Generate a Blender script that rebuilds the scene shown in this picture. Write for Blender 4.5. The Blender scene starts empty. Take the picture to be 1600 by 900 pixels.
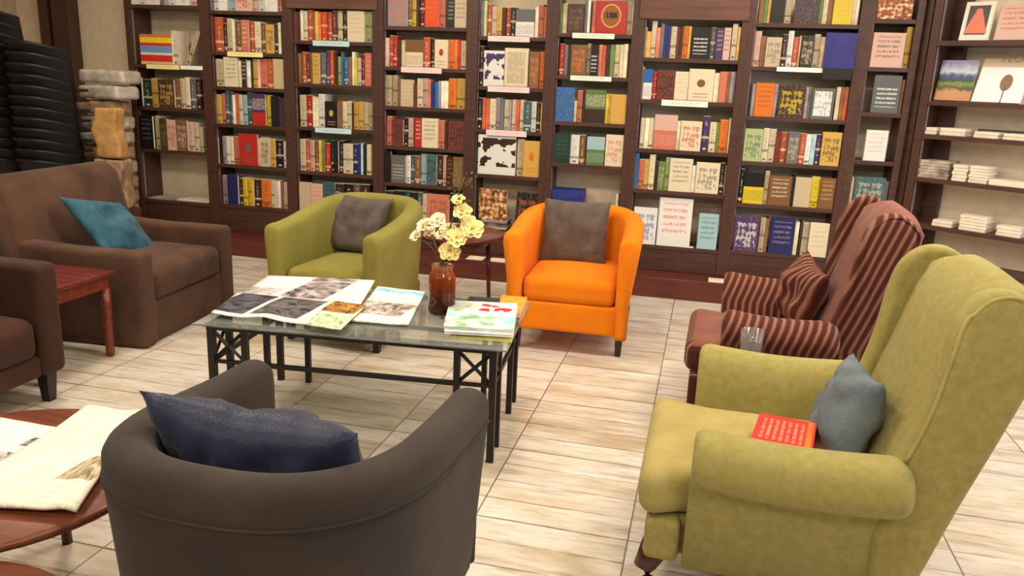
import bpy, bmesh, math, random, re
from mathutils import Vector, Matrix, noise
random.seed(7)
S = bpy.context.scene
COL = S.collection
PI = math.pi
# ------------------------------------------------------------------ camera
FPX, PITCH, ROLL, YAW, CAMH = 1243.999, 0.25412514, 0.04105354, -0.2330095, 1.5
_f = Vector((math.sin(YAW)*math.cos(PITCH), math.cos(YAW)*math.cos(PITCH), -math.sin(PITCH)))
_r0 = Vector((math.cos(YAW), -math.sin(YAW), 0)); _u0 = _r0.cross(_f)
_r = _r0*math.cos(ROLL)+_u0*math.sin(ROLL); _u = -_r0*math.sin(ROLL)+_u0*math.cos(ROLL)
CAM = Vector((0, 0, CAMH))
cd = bpy.data.cameras.new('camera'); cam = bpy.data.objects.new('camera', cd); COL.objects.link(cam)
cd.sensor_width = 36; cd.lens = FPX*36/1600; cd.clip_start = .05
cam.matrix_world = Matrix(((_r.x, _u.x, -_f.x, 0), (_r.y, _u.y, -_f.y, 0), (_r.z, _u.z, -_f.z, CAMH), (0, 0, 0, 1)))
S.camera = cam
S.view_settings.view_transform = 'Standard'; S.view_settings.look = 'None'; S.view_settings.gamma = 1
S.view_settings.use_curve_mapping = False
S.view_settings.exposure = -0.58
# ------------------------------------------------------------------ light
W = bpy.data.worlds.new('world'); S.world = W; W.use_nodes = True
W.node_tree.nodes['Background'].inputs[0].default_value = (1.0, .93, .84, 1)
W.node_tree.nodes['Background'].inputs[1].default_value = .30
def area(name, loc, rot, sx, sy, power, col):
    l = bpy.data.lights.new(name, 'AREA'); l.shape = 'RECTANGLE'; l.size = sx; l.size_y = sy
    l.energy = power; l.color = col
    o = bpy.data.objects.new(name, l); o.location = loc; o.rotation_euler = rot; COL.objects.link(o)
    return o
WARM = (1.0, .86, .68)
for x in (-3.9, -1.9, .1):
    area('ceiling_lamp', (x, 4.9, 2.7), (math.radians(14), 0, 0), .5, .5, 22, WARM)
for x in (-2.9, -.9, 1.1):
    area('ceiling_lamp', (x, 3.2, 2.72), (0, 0, 0), .5, .5, 58, WARM)
for x in (-3.2, -1.0, 1.2):
    area('ceiling_lamp', (x, -.9, 2.72), (0, 0, 0), .6, .6, 60, (1, .88, .74))  # unseen frontal fill added behind the camera to brighten the bookcase bays
for x in (-2.2, .2):
    area('ceiling_lamp', (x, 1.2, 2.72), (0, 0, 0), .5, .5, 32, (1, .87, .72))
area('ceiling_lamp', (1.9, 4.3, 2.7), (0, 0, 0), .5, .5, 42, (1, .86, .72))
area('window_daylight', (4.2, 3.2, 1.8), (0, math.radians(75), 0), 2.0, 2.6, 150, (.86, .90, 1.0))

# ------------------------------------------------------------------ pixel -> plane
def ray(px, py): return _f*FPX + _r*(px-800) - _u*(py-450)
def on_y(px, py, Y): d = ray(px, py); return CAM + d*(Y/d.y)
def on_z(px, py, z): d = ray(px, py); return CAM + d*((z-CAMH)/d.z)

# ------------------------------------------------------------------ materials
def lin(c):
    return tuple(((v/255)/12.92 if v/255 <= .04045 else ((v/255+.055)/1.055)**2.4) for v in c)+(1,)
class NT:
    def __init__(s, name, rough=.6, spec=.5):
        s.m = bpy.data.materials.new(name); s.m.use_nodes = True; s.t = s.m.node_tree; s.n = s.t.nodes
        s.b = s.n['Principled BSDF']; s.b.inputs['Roughness'].default_value = rough
        s.b.inputs['Specular IOR Level'].default_value = spec
        s.co = s.n.new('ShaderNodeTexCoord')
    def new(s, t, **k):
        n = s.n.new(t)
        for a, v in k.items():
            if a.startswith('i_'):
                key = a[2:]; key = int(key) if key.isdigit() else key.replace('_', ' ')
                n.inputs[key].default_value = v
            else: setattr(n, a, v)
        return n
    def link(s, a, b): s.t.links.new(a, b)
    def noise(s, scale, detail=3, src='Object', mapping=None, rough=.5):
        n = s.new('ShaderNodeTexNoise'); n.inputs['Scale'].default_value = scale
        n.inputs['Detail'].default_value = detail; n.inputs['Roughness'].default_value = rough
        if mapping:
            mp = s.new('ShaderNodeMapping'); mp.inputs['Scale'].default_value = mapping
            s.link(s.co.outputs[src], mp.inputs[0]); s.link(mp.outputs[0], n.inputs['Vector'])
        else: s.link(s.co.outputs[src], n.inputs['Vector'])
        return n.outputs['Fac']
    def ramp(s, fac, stops, interp='LINEAR'):
        r = s.new('ShaderNodeValToRGB'); r.color_ramp.interpolation = interp; e = r.color_ramp.elements
        while len(e) < len(stops): e.new(.5)
        for k, (p, c) in enumerate(stops): e[k].position = p; e[k].color = c
        s.link(fac, r.inputs[0]); return r.outputs[0]
    def mix(s, fac, a, b, mode='MIX'):
        m = s.new('ShaderNodeMix', data_type='RGBA', blend_type=mode)
        for sock, v in ((m.inputs[0], fac), (m.inputs[6], a), (m.inputs[7], b)):
            if hasattr(v, 'links'): s.link(v, sock)
            else: sock.default_value = v
        return m.outputs[2]
    def math(s, op, a, b=0.0, c=None):
        m = s.new('ShaderNodeMath', operation=op)
        for i, v in enumerate((a, b, c)):
            if v is None: continue
            if hasattr(v, 'links'): s.link(v, m.inputs[i])
            else: m.inputs[i].default_value = v
        return m.outputs[0]
    def sep(s, src='Object'):
        x = s.new('ShaderNodeSeparateXYZ'); s.link(s.co.outputs[src], x.inputs[0]); return x.outputs
    def band(s, v, a, b):   # 1 inside a..b
        return s.math('MULTIPLY', s.math('GREATER_THAN', v, a), s.math('LESS_THAN', v, b))
    def bump(s, h, strength=.3, dist=.01):
        b = s.new('ShaderNodeBump'); b.inputs['Strength'].default_value = strength; b.inputs['Distance'].default_value = dist
        s.link(h, b.inputs['Height']); s.link(b.outputs[0], s.b.inputs['Normal'])
    def col(s, c):
        if hasattr(c, 'links'): s.link(c, s.b.inputs['Base Color'])
        else: s.b.inputs['Base Color'].default_value = c
        return s.m
def fabric(name, c1, c2, scale=9, fine=350, rough=.9, sheen=.25, bump=.25):
    t = NT(name, rough, .2)
    f = t.noise(scale, 4); g = t.noise(fine, 2)
    c = t.ramp(f, [(.25, lin(c1)), (.75, lin(c2))])
    c = t.mix(t.math('MULTIPLY', g, .35), c, lin([v*.6 for v in c1]))
    t.col(c); t.b.inputs['Sheen Weight'].default_value = sheen*.22; t.b.inputs['Sheen Roughness'].default_value = .6
    h = t.math('ADD', t.math('MULTIPLY', g, .5), t.math('MULTIPLY', t.noise(22, 3), .5))
    t.bump(h, bump, .008); return t.m
def wood(name, c1, c2, rough=.35, axis=(1, 14, 14), scale=3, spec=.5):
    t = NT(name, rough, spec); f = t.noise(scale, 5, mapping=axis)
    t.col(t.ramp(f, [(.3, lin(c1)), (.7, lin(c2))])); t.bump(f, .06, .004); return t.m
def plain(name, c, rough=.6, metal=0, var=.12, spec=.5):
    t = NT(name, rough, spec); f = t.noise(14, 3)
    t.col(t.ramp(f, [(.3, lin([v*(1-var) for v in c])), (.7, lin([min(255, v*(1+var)) for v in c]))]))
    t.b.inputs['Metallic'].default_value = metal; return t.m

M = {}
M['shelf'] = wood('shelf_dark_wood', (62, 38, 30), (84, 54, 42), .42)
M['fascia'] = wood('fascia_brown_wood', (88, 54, 42), (112, 72, 56), .45)
M['plinth'] = wood('plinth_red_wood', (78, 32, 26), (104, 46, 36), .35)
M['wall'] = plain('beige_wall', (240, 224, 196), .85, var=.03, spec=.2)
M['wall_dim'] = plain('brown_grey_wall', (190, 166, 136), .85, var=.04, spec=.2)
M['ceil'] = plain('ceiling_white', (225, 218, 205), .9, var=.02)
M['orange'] = fabric('orange_fabric', (236, 124, 8), (248, 140, 16), 5, 400, sheen=.1)
M['olive'] = fabric('olive_fabric', (128, 122, 52), (148, 141, 70), 5, 400, sheen=.15)
M['charcoal'] = fabric('charcoal_suede', (38, 30, 25), (64, 53, 45), 4, 300, .85, .3)
M['brown'] = fabric('brown_suede', (62, 40, 28), (100, 68, 50), 5, 300, .8, .3)
M['darkbrown'] = fabric('dark_brown_suede', (48, 25, 14), (72, 40, 25), 6, 300, .8, .2)
M['green'] = fabric('green_wool', (148, 138, 74), (168, 157, 94), 40, 220, .95, .3, .22)
M['greencush'] = fabric('worn_green_wool', (160, 147, 84), (182, 168, 106), 10, 220, .95, .3, .22)
M['blackleg'] = plain('black_leg', (26, 22, 22), .4)
M['iron'] = plain('black_iron', (30, 26, 24), .45, .3)
M['redwood'] = wood('red_brown_wood', (92, 34, 20), (120, 52, 32), .3)
M['walnut'] = wood('warm_table_wood', (98, 48, 30), (126, 68, 44), .32)
M['darkred'] = wood('dark_red_wood', (84, 30, 28), (112, 46, 42), .25)
M['rail'] = plain('grey_shelf_rail', (150, 140, 140), .4, .5)
M['gpillow'] = fabric('grey_taupe_crushed', (72, 62, 55), (108, 95, 86), 12, 200, .45, .5, .9)
M['bpillow'] = fabric('teal_blue_velvet', (24, 68, 92), (60, 112, 130), 12, 250, .7, .4, .4)
M['navy'] = fabric('navy_satin', (16, 22, 44), (44, 52, 80), 14, 200, .36, .4, .3)
M['denim'] = fabric('blue_grey_velvet', (74, 90, 98), (118, 132, 138), 10, 220, .8, .4, .6)
M['paperbag'] = plain('kraft_paper', (186, 142, 84), .8)
M['wrap'] = plain('brown_wrapped_paper', (150, 120, 92), .7, var=.25)
M['greywrap'] = plain('grey_wrapped_papers', (160, 148, 134), .5, var=.3)
M['plastic'] = plain('clear_wrapped_white_paper', (190, 180, 168), .3, var=.14)
M['blackplastic'] = plain('black_plastic', (17, 17, 17), .5)
M['pages'] = plain('paper_pages', (230, 220, 200), .8, var=.05)

def stripes(name, axis, period=.034):
    t = NT(name, .85, .2); o = t.sep()
    v = o[axis]
    if axis == 0:   # follow the lean of the back a little
        v = t.math('ADD', v, t.math('MULTIPLY', t.math('MAXIMUM', t.math('SUBTRACT', o[2], .5), 0), .36))
    s = t.math('SINE', t.math('MULTIPLY', v, 2*PI/period))
    c = t.ramp(t.math('MULTIPLY_ADD', s, .5, .5), [(.30, lin((72, 32, 24))), (.58, lin((98, 50, 38))), (.86, lin((146, 102, 82)))])
    g = t.noise(260, 2); c = t.mix(t.math('MULTIPLY', g, .35), c, lin((70, 26, 20)))
    t.col(c); t.b.inputs['Sheen Weight'].default_value = .06; t.bump(t.math('ADD', g, t.math('MULTIPLY', s, .6)), .3, .006); return t.m
M['stripex'] = stripes('red_brown_stripe_across', 0)
M['stripey'] = stripes('red_brown_stripe_along', 1)
M['redplush'] = fabric('dusty_red_plush', (118, 68, 56), (140, 88, 74), 10, 220, .95, .4)

def floor_mat():
    t = NT('whitewashed_wood_tile', .34, .5)
    o = t.sep(); T = .54
    ux = t.math('DIVIDE', t.math('SUBTRACT', o[0], -.14), T); uy = t.math('DIVIDE', t.math('SUBTRACT', o[1], 2.45), T*1.03)
    fx = t.math('FRACT', ux); fy = t.math('FRACT', uy)
    ix = t.math('FLOOR', ux); iy = t.math('FLOOR', uy)
    # four boards inside each tile
    pb = t.math('FRACT', t.math('MULTIPLY', uy, 4)); ib = t.math('FLOOR', t.math('MULTIPLY', uy, 4))
    cv = t.new('ShaderNodeCombineXYZ'); t.link(ix, cv.inputs[0]); t.link(ib, cv.inputs[1])
    wn = t.new('ShaderNodeTexWhiteNoise', noise_dimensions='3D'); t.link(cv.outputs[0], wn.inputs['Vector'])
    # shifted coordinates so every tile has its own grain
    cv2 = t.new('ShaderNodeCombineXYZ'); t.link(t.math('ADD', o[0], t.math('MULTIPLY', wn.outputs['Value'], 9)), cv2.inputs[0])
    t.link(o[1], cv2.inputs[1]); t.link(t.math('MULTIPLY', wn.outputs['Value'], 5), cv2.inputs[2])
    def gn(sx, sy, det):
        mp = t.new('ShaderNodeMapping'); mp.inputs['Scale'].default_value = (sx, sy, 1); t.link(cv2.outputs[0], mp.inputs[0])
        n = t.new('ShaderNodeTexNoise'); n.inputs['Scale'].default_value = 1; n.inputs['Detail'].default_value = det
        n.inputs['Roughness'].default_value = .62; t.link(mp.outputs[0], n.inputs['Vector']); return n.outputs['Fac']
    g1 = gn(2.6, 17, 6); g2 = gn(10, 60, 4); g3 = gn(2.2, 5, 3)
    base = t.ramp(g3, [(.3, lin((186, 170, 144))), (.5, lin((212, 204, 190))), (.7, lin((224, 221, 217)))])
    base = t.mix(t.math('MULTIPLY', wn.outputs['Value'], .25), base, lin((186, 170, 142)))
    dark = t.ramp(g1, [(.30, (1, 1, 1, 1)), (.47, (0, 0, 0, 1))])
    c = t.mix(t.math('MULTIPLY', dark, .60), base, lin((134, 116, 92)))
    fine = t.ramp(g2, [(.34, (1, 1, 1, 1)), (.5, (0, 0, 0, 1))])
    c = t.mix(t.math('MULTIPLY', fine, .30), c, lin((150, 136, 116)))
    edge = t.math('MULTIPLY', t.math('LESS_THAN', t.math('MULTIPLY', t.math('MINIMUM', pb, t.math('SUBTRACT', 1, pb)), 1), .034), t.ramp(gn(4, 3, 3), [(.42, (0, 0, 0, 1)), (.56, (1, 1, 1, 1))]))
    c = t.mix(t.math('MULTIPLY', edge, .7), c, lin((96, 80, 62)))
    gx = t.math('LESS_THAN', t.math('MINIMUM', fx, t.math('SUBTRACT', 1, fx)), .0055)
    gy = t.math('LESS_THAN', t.math('MINIMUM', fy, t.math('SUBTRACT', 1, fy)), .0045)
    gr = t.math('MAXIMUM', gx, gy)
    c = t.mix(t.math('MULTIPLY', gr, .8), c, lin((84, 74, 62)))
    t.col(c)
    h = t.math('SUBTRACT', t.math('MULTIPLY', g1, .3), gr); t.bump(h, .25, .004)
    rr = t.math('MULTIPLY_ADD', g2, .2, .24); t.link(rr, t.b.inputs['Roughness'])
    return t.m
M['floor'] = floor_mat()

# book colours: code -> (rgb, word)
BC = dict(k=((26, 24, 26), 'black'), n=((62, 40, 30), 'dark brown'), b=((132, 92, 58), 'brown'), m=((112, 38, 36), 'maroon'),
          r=((196, 44, 38), 'red'), o=((232, 124, 34), 'orange'), O=((238, 82, 28), 'bright orange-red'), e=((202, 96, 56), 'rust'),
          y=((232, 206, 48), 'yellow'), g=((222, 178, 84), 'mustard'), c=((242, 228, 194), 'cream'), w=((242, 242, 236), 'white'),
          i=((210, 192, 158), 'beige'), p=((230, 188, 172), 'pale pink'), l=((160, 146, 150), 'grey-lilac'), s=((104, 108, 110), 'grey'),
          t=((62, 104, 112), 'teal'), u=((36, 108, 186), 'blue'), v=((34, 40, 104), 'navy'), a=((170, 206, 214), 'pale blue'),
          G=((100, 132, 66), 'green'), d=((34, 62, 48), 'dark green'), L=((182, 198, 140), 'pale green'), S=((218, 124, 98), 'salmon'),
          x=((78, 54, 104), 'violet'))
def spine_mat(code):
    rgb, w = BC[code]; t = NT('spine_'+w.replace(' ', '_').replace('-', '_'), .45, .4); g = t.sep('Generated')
    oi = t.new('ShaderNodeObjectInfo'); rnd = oi.outputs['Random']
    light = sum(rgb) < 380
    ink = lin((228, 214, 180)) if light else lin((70, 50, 44))
    base = t.mix(t.math('MULTIPLY', rnd, .45), lin([v*.93 for v in rgb]), lin([v*.60 for v in rgb]))
    cv = t.new('ShaderNodeCombineXYZ'); t.link(t.math('MULTIPLY', rnd, 37), cv.inputs[0]); t.link(t.math('MULTIPLY', g[2], 26), cv.inputs[2])
    t.link(t.math('MULTIPLY', g[0], 2.5), cv.inputs[1])
    n = t.new('ShaderNodeTexNoise'); n.inputs['Scale'].default_value = 1; n.inputs['Detail'].default_value = 1; t.link(cv.outputs[0], n.inputs['Vector'])
    txt = t.math('MULTIPLY', t.math('GREATER_THAN', n.outputs['Fac'], .54), t.math('MULTIPLY', t.band(g[0], .34, .66), t.band(g[2], .28, .88)))
    c = t.mix(t.math('MULTIPLY', txt, .42), base, ink)
    # coloured band whose height differs per book
    p0 = t.math('MULTIPLY_ADD', rnd, .5, .08)
    d = t.math('ABSOLUTE', t.math('SUBTRACT', g[2], p0))
    c = t.mix(t.math('MULTIPLY', t.math('LESS_THAN', d, .035), .6), c, ink)
    logo = t.math('MULTIPLY', t.band(g[0], .3, .7), t.band(g[2], .05, .11))
    c = t.mix(t.math('MULTIPLY', logo, .8), c, ink)
    top = t.math('GREATER_THAN', g[2], .992)
    c = t.mix(top, c, lin((226, 214, 190))); t.col(c); return t.m
SPM = {k: spine_mat(k) for k in BC}
_cov = {}
def cover_mat(code, style, ink):
    key = code+style+ink
    if key in _cov: return _cov[key]
    t = NT('cover_'+key, .35, .5); g = t.sep('Generated'); C0 = lin([v*.92 for v in BC[code][0]]); C1 = lin([v*.92 for v in BC[ink][0]]); c = C0
    X, Z = g[0], g[2]
    n = t.noise(7, 3, 'Generated'); n2 = t.noise(26, 2, 'Generated')
    if style == 't':      # title lines
        ln = t.math('GREATER_THAN', t.math('SINE', t.math('MULTIPLY', Z, 44)), .1)
        lt = t.math('GREATER_THAN', t.noise(1, 1, 'Generated', (24, 1, 9)), .46)
        mk = t.math('MULTIPLY', t.math('MULTIPLY', ln, lt), t.math('MULTIPLY', t.band(X, .14, .86), t.band(Z, .25, .9)))
        c = t.mix(t.math('MULTIPLY', mk, .55), C0, C1)
    elif style == 'c':    # round emblem
        dx = t.math('MULTIPLY', t.math('SUBTRACT', X, .5), .75); dz = t.math('SUBTRACT', Z, .56)
        r = t.math('SQRT', t.math('ADD', t.math('MULTIPLY', dx, dx), t.math('MULTIPLY', dz, dz)))
        c = t.mix(t.math('LESS_THAN', r, .12), C0, C1)
        ln = t.math('MULTIPLY', t.math('GREATER_THAN', t.math('SINE', t.math('MULTIPLY', Z, 60)), .3), t.math('MULTIPLY', t.band(X, .2, .8), t.band(Z, .12, .3)))
        c = t.mix(t.math('MULTIPLY', ln, .5), c, C1)
    elif style == 'R':    # large gold roundel with dark lettering
        dx = t.math('MULTIPLY', t.math('SUBTRACT', X, .5), 1.1); dz = t.math('SUBTRACT', Z, .55)
        r = t.math('SQRT', t.math('ADD', t.math('MULTIPLY', dx, dx), t.math('MULTIPLY', dz, dz)))
        c = t.mix(t.math('LESS_THAN', r, .36), C0, C1)
        c = t.mix(t.math('LESS_THAN', r, .31), c, lin((150, 84, 26)))
        lt = t.math('MULTIPLY', t.math('GREATER_THAN', t.noise(1, 1, 'Generated', (16, 1, 3)), .44), t.math('MULTIPLY', t.band(X, .3, .7), t.band(Z, .48, .66)))
        c = t.mix(lt, c, lin((40, 26, 18)))
    elif style == 's':    # lower half in the ink colour
        c = t.mix(t.math('LESS_THAN', Z, .42), C0, C1)
        c = t.mix(t.math('MULTIPLY', t.math('MULTIPLY', t.math('GREATER_THAN', n2, .52), t.band(Z, .5, .85)), .6), c, lin((235, 225, 205)))
    elif style == 'T':    # upper part in the ink colour
        c = t.mix(t.math('GREATER_THAN', Z, .55), C0, C1)
        c = t.mix(t.math('MULTIPLY', t.math('MULTIPLY', t.math('GREATER_THAN', n2, .52), t.band(Z, .1, .45)), .5), c, C1)
    elif style == 'b':    # blotchy picture in the middle
        mk = t.math('MULTIPLY', t.math('GREATER_THAN', n, .5), t.math('MULTIPLY', t.band(X, .1, .9), t.band(Z, .12, .82)))
        c = t.mix(t.math('MULTIPLY', mk, .6), C0, C1)
        c = t.mix(t.math('MULTIPLY', t.math('GREATER_THAN', n2, .6), .35), c, lin((230, 210, 170)))
    elif style == 'f':    # framed panel
        mk = t.math('MULTIPLY', t.band(X, .12, .88), t.band(Z, .1, .9))
        c = t.mix(mk, C0, C1); c = t.mix(t.math('MULTIPLY', t.math('GREATER_THAN', n, .55), .45), c, C0)
    elif style == 'p':    # multicolour picture
        c = t.ramp(n, [(.3, C1), (.45, C0), (.55, lin((210, 150, 90))), (.68, lin((235, 225, 200)))])
    elif style == 'h':    # horizontal stripes
        c = t.ramp(Z, [(0, lin((226, 190, 130))), (.1, lin((208, 50, 52))), (.32, lin((226, 214, 190))), (.4, lin((108, 150, 200))), (.62, lin((206, 60, 50))), (.72, lin((236, 204, 60))), (.9, lin((210, 120, 50)))], 'CONSTANT')
    elif style == 'm':    # mountain landscape
        z2 = t.math('ADD', Z, t.math('MULTIPLY', t.math('SUBTRACT', t.noise(5, 3, 'Generated'), .5), .30))
        c = t.ramp(z2, [(0, lin((206, 140, 90))), (.22, lin((198, 150, 104))), (.3, lin((70, 58, 40))), (.42, lin((120, 146, 60))), (.52, lin((40, 60, 50))), (.62, lin((62, 84, 132))), (.72, lin((200, 206, 222))), (.9, lin((130, 130, 170)))])
    elif style == 'L':    # leopard-like dark shapes on pale
        mk = t.math('MULTIPLY', t.math('GREATER_THAN', t.noise(3.1, 2, 'Generated'), .52), t.band(Z, .2, .92))
        c = t.mix(mk, C0, C1)
    elif style == 'W':    # white lettering rows with arched top
        ln = t.math('GREATER_THAN', t.math('SINE', t.math('MULTIPLY', Z, 52)), .25)
        lt = t.math('GREATER_THAN', t.noise(1, 1, 'Generated', (30, 1, 8)), .45)
        mk = t.math('MULTIPLY', t.math('MULTIPLY', ln, lt), t.math('MULTIPLY', t.band(X, .12, .88), t.band(Z, .15, .7)))
        c = t.mix(t.math('MULTIPLY', mk, .8), C0, C1)
    sp = t.math('LESS_THAN', X, .03)
    c = t.mix(t.math('MULTIPLY', sp, .3), c, (0, 0, 0, 1)) if style not in 'Wh' else c
    t.col(c); _cov[key] = t.m; return t.m

# ------------------------------------------------------------------ mesh helpers
def link(name, bm, mats, parent=None, smooth=True, loc=None):
    me = bpy.data.meshes.new(name); bm.normal_update(); bm.to_mesh(me); bm.free()
    for m in (mats if isinstance(mats, (list, tuple)) else [mats]): me.materials.append(m)
    if smooth:
        me.polygons.foreach_set('use_smooth', [True]*len(me.polygons))
    o = bpy.data.objects.new(name, me); COL.objects.link(o)
    if parent: o.parent = parent
    if loc: o.location = loc
    return o
def tag(o, label=None, cat=None, group=None, kind=None):
    if label: o['label'] = label
    if cat: o['category'] = cat
    if group: o['group'] = group
    if kind: o['kind'] = kind
    return o
def thing(name, label, cat, loc=(0, 0, 0), rz=0, group=None):
    o = bpy.data.objects.new(name, None); COL.objects.link(o); o.location = loc; o.rotation_euler = (0, 0, rz)
    o.empty_display_size = .1
    return tag(o, label, cat, group)
def BX(bm, x0, x1, y0, y1, z0, z1, mat=0, M4=None):
    v = [bm.verts.new((x, y, z)) for x in (x0, x1) for y in (y0, y1) for z in (z0, z1)]
    if M4 is not None:
        for a in v: a.co = M4 @ a.co
    fs = [(0, 1, 3, 2), (4, 6, 7, 5), (0, 4, 5, 1), (2, 3, 7, 6), (0, 2, 6, 4), (1, 5, 7, 3)]
    out = []
    for f in fs:
        q = bm.faces.new([v[i] for i in f]); q.material_index = mat; out.append(q)
    return out
def box(*a, **k): bm = bmesh.new(); BX(bm, *a, **k); return bm
def bev(bm, w=.004, seg=2):
    bmesh.ops.recalc_face_normals(bm, faces=bm.faces)
    bmesh.ops.bevel(bm, geom=list(bm.edges), offset=w, segments=seg, affect='EDGES', profile=.6); return bm
def lathe(prof, seg=24, cx=0, cy=0, bm=None):
    bm = bm or bmesh.new(); rings = []
    for r, z in prof:
        rings.append([bm.verts.new((cx+r*math.cos(2*PI*k/seg), cy+r*math.sin(2*PI*k/seg), z)) for k in range(seg)])
    for a, b in zip(rings, rings[1:]):
        for k in range(seg): bm.faces.new((a[k], a[(k+1) % seg], b[(k+1) % seg], b[k]))
    bm.faces.new(rings[0][::-1]); bm.faces.new(rings[-1]); return bm
def loft(secs, closed=True, cap=True, bm=None):
    bm = bm or bmesh.new(); R = [[bm.verts.new(p) for p in s] for s in secs]; n = len(R[0])
    for a, b in zip(R, R[1:]):
        for k in range(n if closed else n-1): bm.faces.new((a[k], a[(k+1) % n], b[(k+1) % n], b[k]))
    if cap and closed: bm.faces.new(R[0][::-1]); bm.faces.new(R[-1])
    bmesh.ops.recalc_face_normals(bm, faces=bm.faces); return bm
def tube(pts, r, seg=8, bm=None):
    pts = [Vector(p) for p in pts]; secs = []
    rs = r if isinstance(r, (list, tuple)) else [r]*len(pts)
    for i, p in enumerate(pts):
        d = (pts[min(i+1, len(pts)-1)]-pts[max(i-1, 0)]).normalized()
        a = d.cross(Vector((0, 0, 1)));
        if a.length < .05: a = d.cross(Vector((0, 1, 0)))
        a.normalize(); b = d.cross(a)
        secs.append([p+(a*math.cos(2*PI*k/seg)+b*math.sin(2*PI*k/seg))*rs[i] for k in range(seg)])
    return loft(secs, bm=bm)
def cush(sx, sy, sz, r=.04, puff=(0, 0, 0), n=8, wob=0, seed=0):
    """rounded box centred on the origin; puff bulges +z, side, front"""
    def ts(s):
        e = [r/(s/2)*k for k in (0, .08, .3, .62, 1)] if r < s/2 else [0, .1, .3, .6, 1]
        e = [min(x, .98) for x in e]
        left = [-1+x for x in e]; right = [1-x for x in reversed(e)]
        mid = [left[-1]+(right[0]-left[-1])*k/n for k in range(1, n)]
        return left+mid+right
    bm = bmesh.new(); h = (sx/2, sy/2, sz/2); T = [ts(sx), ts(sy), ts(sz)]; cache = {}
    def V(i, j, k):
        key = (round(i, 5), round(j, 5), round(k, 5))
        if key in cache: return cache[key]
        p = Vector((i*h[0], j*h[1], k*h[2])); rr = [min(r, q) for q in h]
        q = Vector([max(-h[a]+rr[a], min(h[a]-rr[a], p[a])) for a in range(3)]); d = p-q
        if d.length > 1e-9:
            m = max(abs(d[a])/rr[a] for a in range(3)); d.normalize(); p = q+d*min(rr)*m
        a, b, c = i, j, k
        p.z += puff[0]*(1-a*a)*(1-b*b)*max(0, c) ; p.y += puff[1]*b*(1-c*c)*(1-a*a); p.x += puff[2]*a*(1-c*c)*(1-b*b)
        if wob:
            p += Vector((noise.noise(p*7+Vector((seed, 0, 0))), noise.noise(p*7+Vector((0, seed+5, 0))), noise.noise(p*7+Vector((0, 0, seed+9)))))*wob
        cache[key] = bm.verts.new(p); return cache[key]
    for ax in range(3):
        u, v = [x for x in range(3) if x != ax]
        for s in (-1, 1):
            for i in range(len(T[u])-1):
                for j in range(len(T[v])-1):
                    def pt(a, b):
                        c = [0, 0, 0]; c[ax] = s; c[u] = T[u][a]; c[v] = T[v][b]; return V(*c)
                    q = [pt(i, j), pt(i+1, j), pt(i+1, j+1), pt(i, j+1)]
                    try: bm.faces.new(q)
                    except ValueError: pass
    bmesh.ops.recalc_face_normals(bm, faces=bm.faces); return bm
def xf(bm, M4): bmesh.ops.transform(bm, matrix=M4, verts=bm.verts); return bm
def TR(x, y, z): return Matrix.Translation((x, y, z))
def RT(a, ax): return Matrix.Rotation(a, 4, ax)
def pillow(w, h, t, seed=0, n=26, wr=.012, sag=0, corner=.10):
    """square cushion in the XZ plane (centre at origin), thickness along Y"""
    bm = bmesh.new(); grid = {}
    for s in (-1, 1):
        for i in range(n+1):
            for j in range(n+1):
                u = -1+2*i/n; v = -1+2*j/n
                border = i in (0, n) or j in (0, n)
                if s == 1 and border: grid[s, i, j] = grid[-1, i, j]; continue
                pin = 1-.07*(1-abs(u)**2)*abs(v)**3 ; pin2 = 1-.07*(1-abs(v)**2)*abs(u)**3
                x = u*w/2*pin2; z = v*h/2*pin
                y = s*t/2*((1-abs(u)**2.6)*(1-abs(v)**2.6))**.55
                P = Vector((x*9+seed, z*9, seed*3+s)); y += s*wr*noise.noise(P)*(1-u*u)*(1-v*v)*2
                P2 = Vector((x*26+seed, z*14, seed)); y += s*wr*.6*noise.noise(P2)*(1-u**4)*(1-v**4)
                z -= sag*(1-u*u)*(v+1)/2*h
                grid[s, i, j] = bm.verts.new((x, y, z))
    for s in (-1, 1):
        for i in range(n):
            for j in range(n):
                q = [grid[s, i, j], grid[s, i+1, j], grid[s, i+1, j+1], grid[s, i, j+1]]
                bm.faces.new(q if s == -1 else q[::-1])
    bmesh.ops.recalc_face_normals(bm, faces=bm.faces); return bm

# ================================================================== SETTING
def struct(name, bm, m, smooth=False): return tag(link(name, bm, m, smooth=smooth), kind='structure')
struct('floor', box(-7, 6, -3, 7, -.05, 0), M['floor'])
struct('ceiling', box(-7, 6, -3, 7, 2.85, 2.9), M['ceil'])
YB = 6.0          # front of the bookcases
YW = 6.29         # wall behind them
struct('wall_back', box(-6.2, 1.9, YW, YW+.1, 0, 2.85), M['wall'])
struct('wall_left', box(-6.3, -6.2, -3, YW+.1, 0, 2.85), M['wall_dim'])
AV = Vector((math.cos(math.radians(35)), -math.sin(math.radians(35)), 0)); AN = Vector((-AV.y, AV.x, 0))
A0 = Vector((1.325, 5.94, 0))           # left end of the angled shelving, front edge
AM = Matrix(((AV.x, AN.x, 0, A0.x), (AV.y, AN.y, 0, A0.y), (0, 0, 1, 0), (0, 0, 0, 1)))
struct('wall_right', xf(box(-.25, 4.6, .26, .36, 0, 2.85), AM), M['wall'])
# dark frame posts on the wall left of the bookcases
for n_, (pa, pb) in enumerate(((66, 80), (86, 112))):
    x0 = on_y(pa, 30, 6.2).x; x1 = on_y(pb, 30, 6.2).x
    struct('trim_%d' % (n_+1), bev(box(x0, x1, 6.16, 6.29, 0, 2.85), .004), M['shelf'])
# stepped plinth
struct('trim_3', bev(box(-5.25, 1.30, 5.76, 6.05, 0, .15), .005), M['plinth'])

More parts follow.
